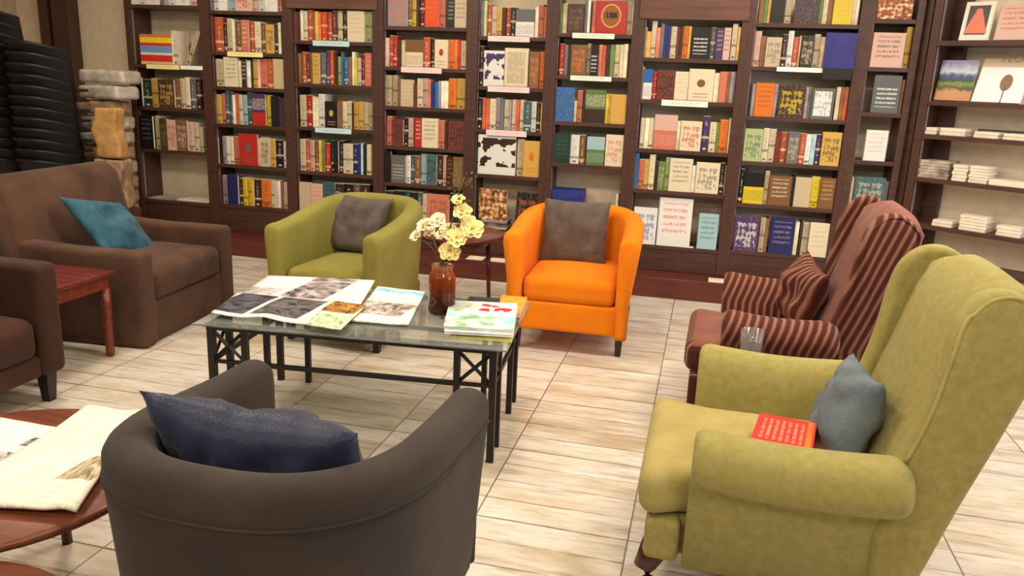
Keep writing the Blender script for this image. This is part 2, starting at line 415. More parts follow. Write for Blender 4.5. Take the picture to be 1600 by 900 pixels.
# ================================================================== BOOKCASES
POST = [-4.835, -4.087, -3.341, -2.572, -1.812, -1.205, -.575, .180, .938, 1.285]
CR = dict(A1=(185, 0, 5.294), A2=(195, 150, 5.294), A3=(315, 0, 5.294), A4=(320, 160, 5.294), A5=(445, 0, 5.294), A6=(450, 140, 5.294),
          A7=(590, 0, 5.294), A8=(590, 160, 4.737), B1=(730, 0, 5.294), B2=(725, 140, 3.75), B3=(855, 0, 5.294), B4=(850, 130, 4.286),
          B5=(985, 0, 5.0), B6=(975, 160, 3.75), B7=(1155, 0, 4.5), B8=(1130, 190, 4.09), C1=(1130, 0, 4.5), C2=(1130, 180, 3.6))
ROWS = [  # unit: list of (crop, (base x, base y), books)
 [('A1', (400, 42), '120-170w-130*tl 170-230w-120 230-350w-130*bp 350-380s-110 380-415l-120 415-480w-120 480-600w-130*bl 600-650p-120'),
  ('A1', (300, 535), ''),
  ('A1', (420, 893), '110-215k640*tn 215-285d660 290-350g650 350-480n660*bg 480-525b660 525-560i650 560-600c640 600-650s650 650-690n650'),
  ('A2', (400, 450), '150-255k170*ts 262-310i170 310-370n190*bG 370-445p200*be 445-535b200*bp 535-580p215 580-620c220 620-655i260'),
  ('A2', (400, 868), '')],
 [('A3', (380, 92), '75-100s-100 100-150w-130 150-225w-130*tp 225-290a-120 290-430p-130*br 430-470p-120 470-530w-120 530-560w-130 560-640w-120*tp 640-690e-120'),
  ('A3', (400, 436), '75-115m130 115-185e140 185-215n190 215-260i150 262-285c160 290-345b170 345-400S165*tc 400-445e175 445-500c180 500-545b190 545-610g205*bn 610-640n200 640-665c190 668-690n200'),
  ('A3', (400, 725), '85-128n500 130-200i490 200-315c475*ts 315-345c500 345-385n490*tc 385-415w500 415-430d500 430-470g490 470-490p490 490-545S490 545-600e490 605-695i490*ty'),
  ('A4', (400, 190), '95-145g-60 145-180S-70 180-215t-90 215-240s-80 240-265w-60 265-290e-70 290-320c-60 320-360a-60 360-405t-80 405-515x-70*sr 515-555y-60 560-625k-50*tn 625-690k-40*bv'),
  ('A4', (400, 525), '95-130i300 130-155k300 155-185l290 185-215w290 215-245c290 245-300S290 300-450r265*cs 450-475p300 475-545i290*bn 545-590g300 590-655k310 655-695w320'),
  ('A4', (430, 862), '110-155n640 155-205l620 205-290v610*tn 290-325n640 325-365y630 365-400y635 400-420g640 420-470n640 470-550o640 550-585c645 585-610p650 610-635w645 635-660b650 660-705i655')],
 [('A5', (400, 342), '75-110m90 110-135n90 135-160c80 160-195c85 195-240e80 240-255b90 255-285g90 285-305o100 305-355O100 355-395e100 395-435m90 435-480c65 480-525n90 525-665c80*ti 665-725L100'),
  ('A5', (400, 700), '95-120n440 120-145b440 145-185e430 185-215m440 215-240b440 240-295g440*tb 295-345s440 345-375x425 375-410O420 410-435n440 435-470L470 470-490t430 490-530u480 530-560b470 560-580c430 580-600y480 600-635w480 635-670m450 670-725S440*tp'),
  ('A6', (400, 322), '100-155i50 155-210r50 210-235c60 235-260c70 260-315w40 315-420k100*cg 420-450b90 450-490c100 490-530c95 530-545n110 545-585g105 585-625g100 625-665i105 665-710i110'),
  ('A6', (400, 690), '105-155i420 155-190e430 190-225p430 225-260b430 260-285g425 285-310G430 310-355r450 355-385k425 385-425k425*tv 425-460k425 460-540c450 540-580v450 580-605v460 605-625a440 625-650k450 650-690c450 690-715b460'),
  ('A6', (400, 1040), '105-200i780*tp 200-300p790*tS 300-400t770*tn 400-470n780 470-540k780 540-600b780 600-680n780')],
 [('A7', (400, 222), '30-85n-100 90-250l-60*bS 250-285b-60 285-320y-60 320-345n-50 345-395m-50 395-510O-40*to 510-560S-40 560-580n-20 580-640k0*tL 640-740i-30*ts'),
  ('A7', (400, 562), '40-65n330 65-95p310 95-130e290 130-165r295 165-200n330 200-235i330 235-380c330*Tb 380-435e310 435-475n320 475-585c330*cr 585-635o330 635-662o330 662-685r330 685-735i340'),
  ('A7', (400, 890), '65-120i625 120-165i625 165-195b650 195-300i660*tc 300-325m690 325-375c650 375-420p650 420-440S660 440-475v680 475-500u680 500-525l670 525-550w670 550-585c670 585-650o650 650-735g650'),
  ('A8', (350, 335), '40-70m110 70-110S110 110-195m130*bk 195-225k120 225-265p120 265-280m120 280-330r120*tc 330-450c120*ts 450-495S135 495-520n150 525-650m140*bk'),
  ('A8', (350, 610), '30-105k370*tn 105-210s400*Wi 210-245w400 245-275t400 275-320b400 320-365a385 365-440t385*bk 440-480n390 480-510p390 510-560n400*te 560-640b400*bG'),
  ('A8', (350, 905), '30-120n670 120-200k665 200-240t665 240-290k670 290-330s670 330-370c680 370-530S680*bb 530-640n670')],
 [('B1', (380, 305), '50-80n-10 80-110i-20 110-135s0 135-160L0 160-200e30 200-240c50 240-285g60 285-315n60 315-355e60 355-400n60 400-555w80*Ts 555-585c60 585-630S40 630-700e60'),
  ('B1', (380, 722), '45-75n370 75-130n380 135-305w420*Lx 305-500c400*fi 510-590b430*bo 590-665o430'),
  ('B2', (280, 242), '45-75v50 75-103k50 105-125e50 125-145e55 145-185c55 185-208l50 208-230s55 230-260c60 260-275l60 275-300c60 300-320e60 320-345c60 345-390t70 390-420w70 420-445n75 445-475y75'),
  ('B2', (280, 505), '80-300w270*Ln 305-345i290 345-460g300*co'),
  ('B2', (280, 850), '')],
 [('B3', (400, 280), '80-125G20 125-160i20 165-300n30*bb 300-325s0 325-350w0 350-365n10 365-395S10 395-650r10*Rg 650-690i20 690-715c25 715-740i25'),
  ('B3', (400, 634), '65-90m360 90-135r360 135-165s370 165-190n370 190-315b370*bo 315-350i360 350-415k370*Ww 415-445S370 445-475e375 475-510n370 510-545G370 545-590c370 590-622i370 622-655c365 655-690n370 690-720w380'),
  ('B4', (320, 265), '75-195u30*bt 195-215i120 215-250S50 250-270n60 270-405G45*sn 405-425y70 425-440g70 440-560g75*Tg'),
  ('B4', (320, 548), '60-170d340*tt 170-230w350 230-270b350 270-280n350 280-400G360*Ta 405-550c345*bS'),
  ('B4', (320, 900), '')],
 [('B5', (480, 460), '85-115i205 115-150g240 150-190c160 190-222S210 222-250s180 250-275v190 275-300v195 300-350c205 350-372m210 372-395n210 395-440o205 440-460g205 465-610k215*Ww 610-655s215 655-715x220*tp 715-770p220*tx 775-820c190 820-855g215 855-890b215'),
  ('B5', (460, 790), '60-90i520 90-160w540*Tu 160-200r560 200-335m550*bk 335-440c560*tp 440-640c540*cb 640-680c570 680-740S560*to 740-765b560 765-795l560 795-830s560 830-860t540'),
  ('B6', (350, 283), '60-84k100 85-112c95 112-138c95 138-165c95 165-300S75*Tp 300-320c110 320-445c110*br 445-490x80 490-530c115 530-548G115 548-600o100 600-625i90'),
  ('B6', (320, 523), '35-75u300 75-105S340 105-135g340 135-170c310 170-190n340 190-230G350*bL 230-255L325 255-390c330*ts 390-410w370 410-550c350*bs 550-580n350 580-620i365'),
  ('B6', (330, 848), '')],
 [('B7', (480, 167), '90-130l-20 130-165b-20 165-190G-20 190-210g-20 210-310k-20*tn 310-360i-20 375-550n-30*bx 550-575G-20 575-610i-20 610-645b-20 645-780y-30*tg 780-805p-10 805-830c-10 830-860k-10'),
  ('B7', (440, 478), '90-135p215 135-170b250 170-280i260*bs 280-320n240 320-360w215 360-400e260 400-415i250 415-505k250*bi 505-550c240 550-580i260'),
  ('B7', (420, 832), '35-70k590 70-95l590 95-225o585*tb 225-250l590 255-445n600*by 445-468l610 468-490s610 490-650s620*fw 660-690i610 690-718b610 718-745e610 745-790c610'),
  ('B8', (420, 268), '95-235L50*bt 235-275c45 275-320c50 320-350m60 350-395e70 395-470s65*bi 470-510e75 510-545w80 545-575a80 575-610x80 610-735g65*bn 735-770g75'),
  ('B8', (400, 540), '80-115k310 115-245y335*Tk 245-275i320 275-420b350*tc 420-440k350 440-545i355*bi 545-600y350 600-710b355*tg'),
  ('B8', (350, 845), '50-210x615*bw 215-250i625 250-272b625 280-438v615*tl 438-465c640 470-485n640 487-530i645 530-665c640*ti')],
 [('C1', (1200, 135), '1040-1320m-60*po'),
  ('C1', (1150, 475), '1020-1250p230*tn 1255-1310g190'),
  ('C1', (1130, 795), '1030-1220s530*Ww 1225-1255b560'),
  ('C2', (850, 258), '780-905w85*tp'),
  ('C2', (800, 520), '695-715i350 720-890t350*bi 890-930s370')],
]
ORD = ['first', 'second', 'third', 'fourth', 'fifth', 'sixth', 'seventh', 'eighth', 'ninth', 'tenth', 'eleventh', 'twelfth', 'thirteenth',
       'fourteenth', 'fifteenth', 'sixteenth', 'seventeenth', 'eighteenth', 'nineteenth', 'twentieth', 'twenty-first', 'twenty-second']
UNAME = ['leftmost bookcase', 'second bookcase from left', 'third bookcase from left', 'fourth bookcase from left', 'fifth bookcase from left',
         'sixth bookcase from left', 'seventh bookcase from left', 'eighth bookcase from left', 'narrow rightmost bookcase']
ULOOK = ['tall dark brown open bookcase at far left with a bare bottom bay',
         'tall dark bookcase, second from left, with bright white books along its top shelf',
         'tall dark bookcase behind the olive tub chair, top board above orange spines',
         'tall dark bookcase between the olive chair and the flowers, dense with books',
         'narrow dark bookcase behind the flowers showing a large spotted animal cover',
         'narrow dark bookcase behind the orange tub chair with an empty lower bay',
         'wide dark bookcase right of the orange chair with a plain fascia on top',
         'wide dark bookcase holding the large navy box, behind the striped wing chair',
         'very narrow dark bookcase with single face-out books, last on the right']
RN = ['top shelf', 'second shelf down', 'third shelf down', 'fourth shelf down', 'fifth shelf down', 'bottom shelf']
def cp(crop, x, y): ox, oy, s = CR[crop]; return ox+x/s, oy+y/s
books = []
SHZ = []
for u, rows in enumerate(ROWS):
    xL, xR = POST[u], POST[u+1]
    bc = thing('bookcase', ULOOK[u], 'bookcase', ((xL+xR)/2, YB, 0), 0, 'row of open bookcases along the back wall')
    hw = (xR-xL)/2
    top = {2: 2.10, 6: 2.10}.get(u, 2.36)
    for s in (-1, 1):
        link('side_panel', bev(box(s*hw-(.045 if s > 0 else 0), s*hw+(.045 if s < 0 else 0), 0, .27, .153, top+.02), .002), M['shelf'], bc, False)
    link('shelf_rail', box(-hw+.046, -hw+.052, .03, .045, .38, top-.02), M['rail'], bc, False)
    zs = []
    for ri, (crop, (bx_, by_), s_) in enumerate(rows):
        px, py = cp(crop, bx_, by_); zs.append(on_y(px, py, YB+.01).z)
    SHZ.append(zs)
    link('kickboard', box(-hw+.045, hw-.045, .012, .03, .153, zs[-1]-.029), M['shelf'], bc, False)
    for ri, z in enumerate(zs):
        link('shelf', bev(box(-hw+.045, hw-.045, .004, .268, z-.028, z), .002), M['shelf'], bc, False)
    if u in (2, 6):
        link('fascia', bev(box(-hw+.002, hw-.002, -.012, .02, 1.985 if u == 2 else 1.965, 2.36), .003), M['fascia'], bc, False)
        link('top_board', box(-hw+.045, hw-.045, .02, .268, 1.985, 2.01), M['shelf'], bc, False)
    else:
        link('top_board', box(-hw+.045, hw-.045, .004, .268, 2.33, 2.36), M['shelf'], bc, False)
    for ri, (crop, (bx_, by_), s_) in enumerate(rows):
        z = zs[ri]
        rn = RN[ri] if ri < len(rows)-1 else 'bottom shelf'
        toks = re.findall(r'(\d+)-(\d+)([a-zA-Z])(-?\d+)(?:\*([a-zA-Z])([a-zA-Z]))?', s_)
        cnt = 0; prev = xL+.054
        lim = (zs[ri-1]-.032 if ri else (1.98 if u in (2, 6) else 2.325))
        for (a, b, code, tp, st, ink) in toks:
            a, b, tp = int(a), int(b), int(tp); cnt += 1
            slope = .028 if 1 else 0
            def XX(v):
                px, py = cp(crop, v, by_); return on_y(px, py, YB+.03).x
            x0, x1 = max(XX(a), prev), min(XX(b), xR-.047)
            if x1-x0 < .006: cnt -= 1; continue
            mx = (a+b)/2; px, pt = cp(crop, mx, tp); pb = cp(crop, bx_, by_)[1]+(px-cp(crop, bx_, by_)[0])*.045
            h = on_y(px, pt, YB+.03).z-on_y(px, pb, YB+.03).z
            h = max(.10, min(h, lim-z-.004)); gap = .0012
            books.append(dict(x0=x0+gap, x1=x1-gap, z=z, h=h, code=code, st=st, ink=ink, u=u, ri=ri, rn=rn, i=cnt, area=(x1-x0)*h))
            prev = x1
books.sort(key=lambda d: -d['area'])
keep = 286
rest = [b for b in books[keep:]]
for d in books[:keep]:
    st = d['st']; w = d['x1']-d['x0']
    rs = random.Random(int(d['x0']*1000)+d['ri'])
    y0 = (.012 if st else .02+rs.random()*.018); dep = (.03 if st else .13+rs.random()*.02)
    bm = bmesh.new()
    # cover boards, spine and page block
    if st:
        BX(bm, 0, w, 0, .004, 0, d['h'], 0); BX(bm, .002, w-.003, .004, dep-.004, .004, d['h']-.004, 1); BX(bm, 0, w, dep-.004, dep, 0, d['h'], 0)
    else:
        ctr = w/2; ys = .004 if w > .012 else .001
        secs = []
        for z_ in (0, d['h']):
            secs.append([(0, dep, z_), (0, ys, z_), (w*.25, ys*.25, z_), (ctr, 0, z_), (w*.75, ys*.25, z_), (w, ys, z_), (w, dep, z_)])
        loft(secs, bm=bm)
    m = cover_mat(d['code'], st, d['ink']) if st else SPM[d['code']]
    o = link('book', bm, [m, M['pages']], None, False, (d['x0'], YB+y0, d['z']+.0005))
    cw = BC[d['code']][1]
    form = ('face-out' if st else ('slim' if w < .028 else 'thick')) 
    lab = f"{form} {cw} book, {ORD[d['i']-1]} from left, {d['rn']}, {UNAME[d['u']]}"
    tag(o, lab, 'book', f"books on the {d['rn']} of the {UNAME[d['u']]}")
bm = bmesh.new(); codes = sorted(BC); mats = [plain('thin_spine_'+BC[c][1].replace(' ', '_').replace('-', '_'), BC[c][0], .5) for c in codes]
for d in rest:
    BX(bm, d['x0'], d['x1'], YB+.026, YB+.16, d['z']+.0005, d['z']+d['h'], codes.index(d['code']))
tag(link('thin_books', bm, mats, None, False), 'thinnest book spines scattered between the larger books on every bookcase shelf', 'books', kind='stuff')
print('BOOKS', len(books), 'rest', len(rest))

# shelf signs (strips clipped to shelf edges)
def sign_mat(name, rgb):
    t = NT(name, .5, .4); g = t.sep('Generated')
    lt = t.math('MULTIPLY', t.math('GREATER_THAN', t.noise(1, 1, 'Generated', (34, 1, 2)), .52), t.math('MULTIPLY', t.band(g[0], .2, .8), t.band(g[2], .3, .7)))
    t.col(t.mix(t.math('MULTIPLY', lt, .35), lin(rgb), lin([v*.55 for v in rgb]))); return t.m
SG = dict(y=sign_mat('sign_pale_yellow', (250, 236, 160)), p=sign_mat('sign_pale_pink', (250, 214, 214)), a=sign_mat('sign_pale_blue', (196, 228, 230)),
          w=sign_mat('sign_white', (252, 250, 240)), m=sign_mat('sign_pale_mint', (226, 242, 222)))
SW = dict(y='pale yellow', p='pale pink', a='pale blue', w='white', m='pale mint')
for (crop, x0, x1, y0, y1, c, u, ri) in (
    ('A1', 232, 500, 520, 560, 'y', 0, 1), ('A1', 510, 690, 495, 525, 'w', 0, 1), ('A3', 212, 502, 402, 444, 'y', 1, 1),
    ('A5', 232, 532, 336, 384, 'a', 2, 0), ('A6', 225, 522, 318, 364, 'a', 2, 2), ('A7', 195, 528, 556, 606, 'p', 3, 1),
    ('B1', 172, 516, 305, 354, 'p', 4, 0), ('B1', 170, 514, 712, 762, 'p', 4, 1), ('B2', 130, 366, 236, 272, 'p', 4, 2),
    ('B3', 208, 556, 280, 328, 'm', 5, 0), ('B3', 192, 532, 618, 662, 'm', 5, 1), ('B5', 242, 606, 788, 838, 'm', 6, 1),
    ('B7', 262, 610, 486, 522, 'w', 7, 1)):
    a = on_y(*cp(crop, x0, (y0+y1)/2), YB-.006); b = on_y(*cp(crop, x1, (y0+y1)/2), YB-.006)
    zt = SHZ[u][ri]+.006; h = max(.034, on_y(*cp(crop, x0, y0), YB).z-on_y(*cp(crop, x0, y1), YB).z)
    bm = box(a.x, b.x, YB-.008, YB+.001, zt-h, zt)
    BX(bm, a.x, b.x, YB-.008, YB+.003, zt-.003, zt)
    tag(link('shelf_sign', bm, SG[c], None, False),
        f"{SW[c]} category strip on the edge of the {RN[ri]}, {UNAME[u]}"+(', right half' if (u == 0 and c == 'w') else ''), 'sign', 'category strips on the bookcase shelves')

# special items in and around the bookcases
def upright(name, label, cat, px0, px1, pyt, z, m, Y=YB, dep=.03, tilt=0, lean=0, group=None):
    pm = (px0+px1)/2
    x0 = on_y(px0, pyt+20, Y).x; x1 = on_y(px1, pyt+20, Y).x; h = on_y(pm, pyt, Y).z-z
    w = x1-x0; bm = bmesh.new()
    BX(bm, -w/2, w/2, 0, .004, 0, h, 0); BX(bm, -w/2+.003, w/2-.003, .004, dep-.004, .003, h-.003, 1); BX(bm, -w/2, w/2, dep-.004, dep, 0, h, 0)
    o = link(name, bm, [m, M['pages']], None, False, ((x0+x1)/2, Y, z+.001+dep*math.sin(tilt)+w/2*abs(math.sin(lean)))); o.rotation_euler = (-tilt, lean, 0)
    return tag(o, label, cat, group)
z = SHZ[0][1]
# striped display box on the leftmost bookcase
upright('display_book', 'large rainbow-striped picture book standing on the yellow strip, leftmost bookcase', 'book', 219, 268, 54, z, cover_mat('r', 'h', 'y'), Y=YB-.0, dep=.05)
o = upright('book', 'cream hardback standing end-on beside the rainbow-striped book', 'book', 268.5, 277, 48, z, SPM['c'], Y=YB+.02, dep=.15)
o = upright('book', 'beige book leaning right against the side of the leftmost bookcase', 'book', 291, 298, 46, z, SPM['i'], Y=YB+.04, dep=.15, lean=.42)
o.location.x += -.02
# leaflets on the bare bottom bay
z = SHZ[0][4]
bm = bmesh.new(); 
tag(link('leaflet', bev(box(-4.76, -4.50, YB+.02, YB+.2, z+.001, z+.010), .002), M['greywrap'], None, False), 'grey leaflet pile lying at the left of the bare bottom bay', 'leaflet', 'leaflets in the bare bay')
tag(link('leaflet', bev(box(-4.48, -4.16, YB+.04, YB+.22, z+.001, z+.014), .002), M['pages'], None, False), 'white leaflet pile lying at the right of the bare bottom bay', 'leaflet', 'leaflets in the bare bay')
# fifth bookcase, bottom bay: stack of dark magazines with cover on top, leaning black cover
z = SHZ[4][4]
xa, xb = max(on_y(749, 350, YB).x, POST[4]+.055), on_y(790, 350, YB).x
for k in range(6):
    c = ['s', 'k', 'i', 's', 'n', 'l'][k]
    o = link('magazine', bev(box(xa+.004*(k % 3), xb-.005*((k+1) % 3), YB+.01, YB+.2, z+.001+k*.016, z+.001+k*.016+.015), .002), SPM[c], None, False)
    tag(o, ['lowest', 'second lowest', 'third', 'fourth', 'fifth', 'topmost'][k]+f' magazine, {BC[c][1]}, lying flat in the pile beneath the brown cover behind the flowers', 'magazine', 'flat magazines behind the flowers')
upright('book', 'brown and cream picture-cover book standing on the magazine pile behind the flowers', 'book', 748, 792, 296, z+.1, cover_mat('b', 'p', 'n'), Y=YB+.03, dep=.03)
o = upright('book', 'black cover book tilted in the bay left of the orange chair', 'book', 804, 838, 302, z, cover_mat('k', 'b', 'e'), Y=YB+.03, dep=.03, lean=.06)
# sixth bookcase bottom bay
z = SHZ[5][4]
bm = bev(box(-.116, .116, 0, .16, 0, .19), .006); BX(bm, -.12, .12, -.004, .164, .13, .195)
o = link('storage_box', bm, plain('navy_box', (34, 46, 128), .5), None, False, (on_y(878, 310, YB).x+.035, YB+.03, z+.001)); tag(o, 'navy blue lidded box in the bay behind the orange chair', 'box')
o = link('book', bev(box(0, .02, 0, .14, 0, .19), .002), SPM['w'], None, False, (on_y(961, 320, YB).x, YB+.03, z+.001)); tag(o, 'white book alone at right of the bay behind the orange chair', 'book')
# seventh bookcase, bottom shelf face-out books
z = SHZ[6][4]
upright('book', 'blue-and-white cover book standing left of the large white cover, bottom shelf', 'book', 989, 1026, 325, z, cover_mat('w', 'b', 'u'), tilt=.08, Y=YB+.0, dep=.02)
upright('book', 'large white cover with orange lettering standing on the bottom shelf', 'book', 1029, 1082, 311, z, cover_mat('w', 't', 'O'), tilt=.10, Y=YB-.0, dep=.02)
upright('book', 'small pale blue cover standing right of the large white cover, bottom shelf', 'book', 1091, 1122, 335, z, cover_mat('a', 't', 't'), tilt=.08, Y=YB+.0, dep=.02)
o = link('leaflet', bev(box(-.10, .16, 0, .05, 0, .006), .002), M['pages'], None, False, (on_y(1050, 378, YB).x, YB-.045+.046, z+.001)); tag(o, 'flat white leaflets lying in front of the large white cover', 'leaflet')
# navy box display, eighth bookcase
z = SHZ[7][1]
a = on_y(1283, 100, YB-.02); b = on_y(1336, 100, YB-.02)
b.x = min(b.x, POST[8]-.049); a.x += .012; bm = bev(box(a.x, b.x, YB-.03, YB+.14, z+.002, z+.235), .003)
BX(bm, a.x+.004, b.x-.004, YB-.028, YB-.004, z-.07, z+.002, 1)
tag(link('slipcase', bm, [plain('navy_slipcase', (44, 44, 120), .4), M['blackplastic']], None, False), 'large navy blue slipcase jutting over the shelf edge, eighth bookcase', 'box')
# papers on the ledge
for (x0, x1, lab) in ((0.085, .24, 'white paper lying on the plinth step in front of the striped wing chair'), (-1.75, -1.62, 'small white paper on the plinth step left of the round table leg'), (-1.57, -1.33, 'white paper on the plinth step behind the round side table')):
    tag(link('paper', bev(box(x0, x1, 5.775, 5.90, .1505, .156), .002), M['pages'], None, False), lab, 'paper')

# ================================================================== ANGLED SHELVING (right)
sh = thing('angled_shelving', 'dark brown open shelving on the angled pale wall at far right', 'shelving', A0, -math.radians(35))
link('side_panel', bev(box(0, .05, 0, .25, 0, 2.5), .003), M['shelf'], sh, False)
link('side_panel', bev(box(-.09, -.03, .06, .25, 0, 2.5), .003), M['shelf'], sh, False)
link('shelf_rail', box(.052, .058, .02, .035, .2, 2.4), M['rail'], sh, False)
link('back_stile', box(.052, .15, .2, .25, 0, 2.5), M['shelf'], sh, False)
AZ = [2.36, 1.862, 1.485, 1.268, .982, .672, .43]
for z in AZ: link('shelf', bev(box(.05, 2.6, 0, .245, z-.03, z), .002), M['shelf'], sh, False)
def onA(px, py, off=0):
    d = ray(px, py); n = AN; t = ((A0+AN*off-CAM).dot(n))/d.dot(n); p = CAM+d*t; return (p-A0).dot(AV), p.z
def aobj(name, bm, m, label, cat, smooth=False, group=None, tilt=0, loc=(0, 0, 0)):
    o = link(name, bm, m, None, smooth); o.matrix_world = AM @ TR(*loc) @ RT(-tilt, 'X'); return tag(o, label, cat, group)
def acover(px0, px1, pyt, z, m, label, dep=.02, off=.06, tilt=.18):
    u0 = onA(px0, pyt+10, off)[0]; u1 = onA(px1, pyt+10, off)[0]; h = onA((px0+px1)/2, pyt, off)[1]-z
    u0 = max(u0, .062); w = u1-u0; bm = bmesh.new(); BX(bm, 0, w, 0, .003, 0, h, 0); BX(bm, .002, w-.002, .003, dep-.003, .002, h-.002, 1); BX(bm, 0, w, dep-.003, dep, 0, h, 0)
    return aobj('book', bm, [m, M['pages']], label, 'book', loc=(u0, off, z+.006), tilt=tilt)
def print_mat():
    t = NT('cover_dress_print', .4, .5); g = t.sep('Generated'); X, Z = g[0], g[2]
    fr = t.math('MULTIPLY', t.band(X, .14, .86), t.band(Z, .14, .9))
    c = t.mix(fr, lin((240, 232, 214)), lin((58, 50, 56)))
    wd = t.math('MULTIPLY_ADD', t.math('SUBTRACT', .78, Z), .5, .1)
    dr = t.math('MULTIPLY', t.math('LESS_THAN', t.math('ABSOLUTE', t.math('SUBTRACT', X, .5)), wd), t.band(Z, .18, .82))
    c = t.mix(dr, c, lin((226, 118, 84))); t.col(c); return t.m
def plant_mat():
    t = NT('cover_seed_head', .4, .5); g = t.sep('Generated'); X, Z = g[0], g[2]
    dx = t.math('MULTIPLY', t.math('SUBTRACT', X, .6), 2.6); dz = t.math('MULTIPLY', t.math('SUBTRACT', Z, .45), 1.7)
    r = t.math('SQRT', t.math('ADD', t.math('MULTIPLY', dx, dx), t.math('MULTIPLY', dz, dz)))
    c = t.mix(t.math('LESS_THAN', r, .32), lin((240, 240, 240)), lin((140, 108, 82)))
    st = t.math('MULTIPLY', t.band(X, .585, .612), t.math('LESS_THAN', Z, .4)); c = t.mix(st, c, lin((110, 96, 60)))
    bd = t.math('GREATER_THAN', Z, .80); c = t.mix(bd, c, lin((214, 192, 164)))
    return t.col(c)
acover(1506, 1552, 2, AZ[1], print_mat(), 'book with orange triangle figure on dark panel, top of the angled shelving')
acover(1560, 1612, 6, AZ[1], cover_mat('p', 't', 'r'), 'pink cover with red lettering beside the orange triangle book')
acover(1457, 1524, 94, AZ[2], cover_mat('G', 'm', 'u'), 'landscape-format book with mountain scene cover, angled shelving')
pb_ = acover(1528, 1606, 85, AZ[2], plant_mat(), 'white book with brown seed-head picture beside the mountain cover', off=.03, tilt=.42)
# FIORI-like lettering fragment seen on top of the white cover: raised letters
def text_obj(s, size, m, parent, loc, rot, name='lettering'):
    cu = bpy.data.curves.new(name, 'FONT'); cu.body = s; cu.size = size; cu.extrude = .0006
    ob = bpy.data.objects.new('tmp', cu); dg = bpy.context.evaluated_depsgraph_get()
    COL.objects.link(ob); dg.update(); me = bpy.data.meshes.new_from_object(ob.evaluated_get(dg)); bpy.data.objects.remove(ob)
    me.materials.append(m); o2 = bpy.data.objects.new(name, me); COL.objects.link(o2); o2.parent = parent; o2.location = loc; o2.rotation_euler = rot; return o2
text_obj('FLOR', .07, plain('tan_ink', (170, 136, 108)), pb_, (.10, -.001, .272), (PI/2, 0, 0))
k = 0
for (p0, p1, y0, y1, zi, m, lab, nm) in (
    (1428, 1463, 198, 209, 3, 'pages', 'white card stack at the left end of the third angled shelf', 'card_stack'),
    (1467, 1508, 200, 212, 3, 'pages', 'low white booklet pile second along the third angled shelf', 'booklet_pile'),
    (1520, 1560, 206, 216, 3, 'pages', 'white booklet pile under a dark folder on the third angled shelf', 'booklet_pile'),
    (1565, 1604, 212, 222, 3, 'pages', 'white booklet pile rightmost on the third angled shelf', 'booklet_pile'),
    (1432, 1482, 246, 274, 4, 'greywrap', 'tall pinkish-grey paper stack at left of the fourth angled shelf', 'paper_stack'),
    (1486, 1510, 253, 279, 4, 'pages', 'cream booklet stack left of its twin on the fourth angled shelf', 'booklet_pile'),
    (1512, 1543, 254, 281, 4, 'pages', 'cream booklet stack right of its twin on the fourth angled shelf', 'booklet_pile'),
    (1547, 1606, 263, 272, 4, 'pages', 'upper wide white magazine pair on the fourth angled shelf', 'magazine'),
    (1455, 1488, 342, 352, 5, 'pages', 'thin cream booklet pile at left of the fifth angled shelf', 'booklet_pile'),
    (1496, 1540, 338, 362, 5, 'pages', 'tall white box of cards in the middle of the fifth angled shelf', 'card_box'),
    (1554, 1594, 356, 372, 5, 'pages', 'low white card box at right of the fifth angled shelf', 'card_box')):
    u0 = onA(p0, y1, .02)[0]; u1 = onA(p1, y1, .02)[0]; h = max(.015, onA(p0, y0, .02)[1]-onA(p0, y1, .02)[1])
    u0 = max(u0, .060); z = AZ[zi]; bm = bmesh.new(); n = max(1, int(h/.018)); 
    for q in range(n):
        j = (0, .003, -.002, .004)[q % 4]
        BX(bm, u0+.003+j, u1-.003+j, .015, .17, z+.001+q*h/n, z+.001+(q+1)*h/n-.002)
    aobj(nm, bm, M[m], lab, 'papers')
aobj('folder', bev(box(onA(1532, 200, .1)[0], onA(1585, 200, .1)[0], .08, .22, AZ[3]+.05, AZ[3]+.058), .001) if False else box(onA(1520, 210, .1)[0], onA(1590, 210, .1)[0], .175, .24, AZ[3]+.001, AZ[3]+.05), M['gpillow'], 'dark folder behind the white piles on the third angled shelf', 'folder')

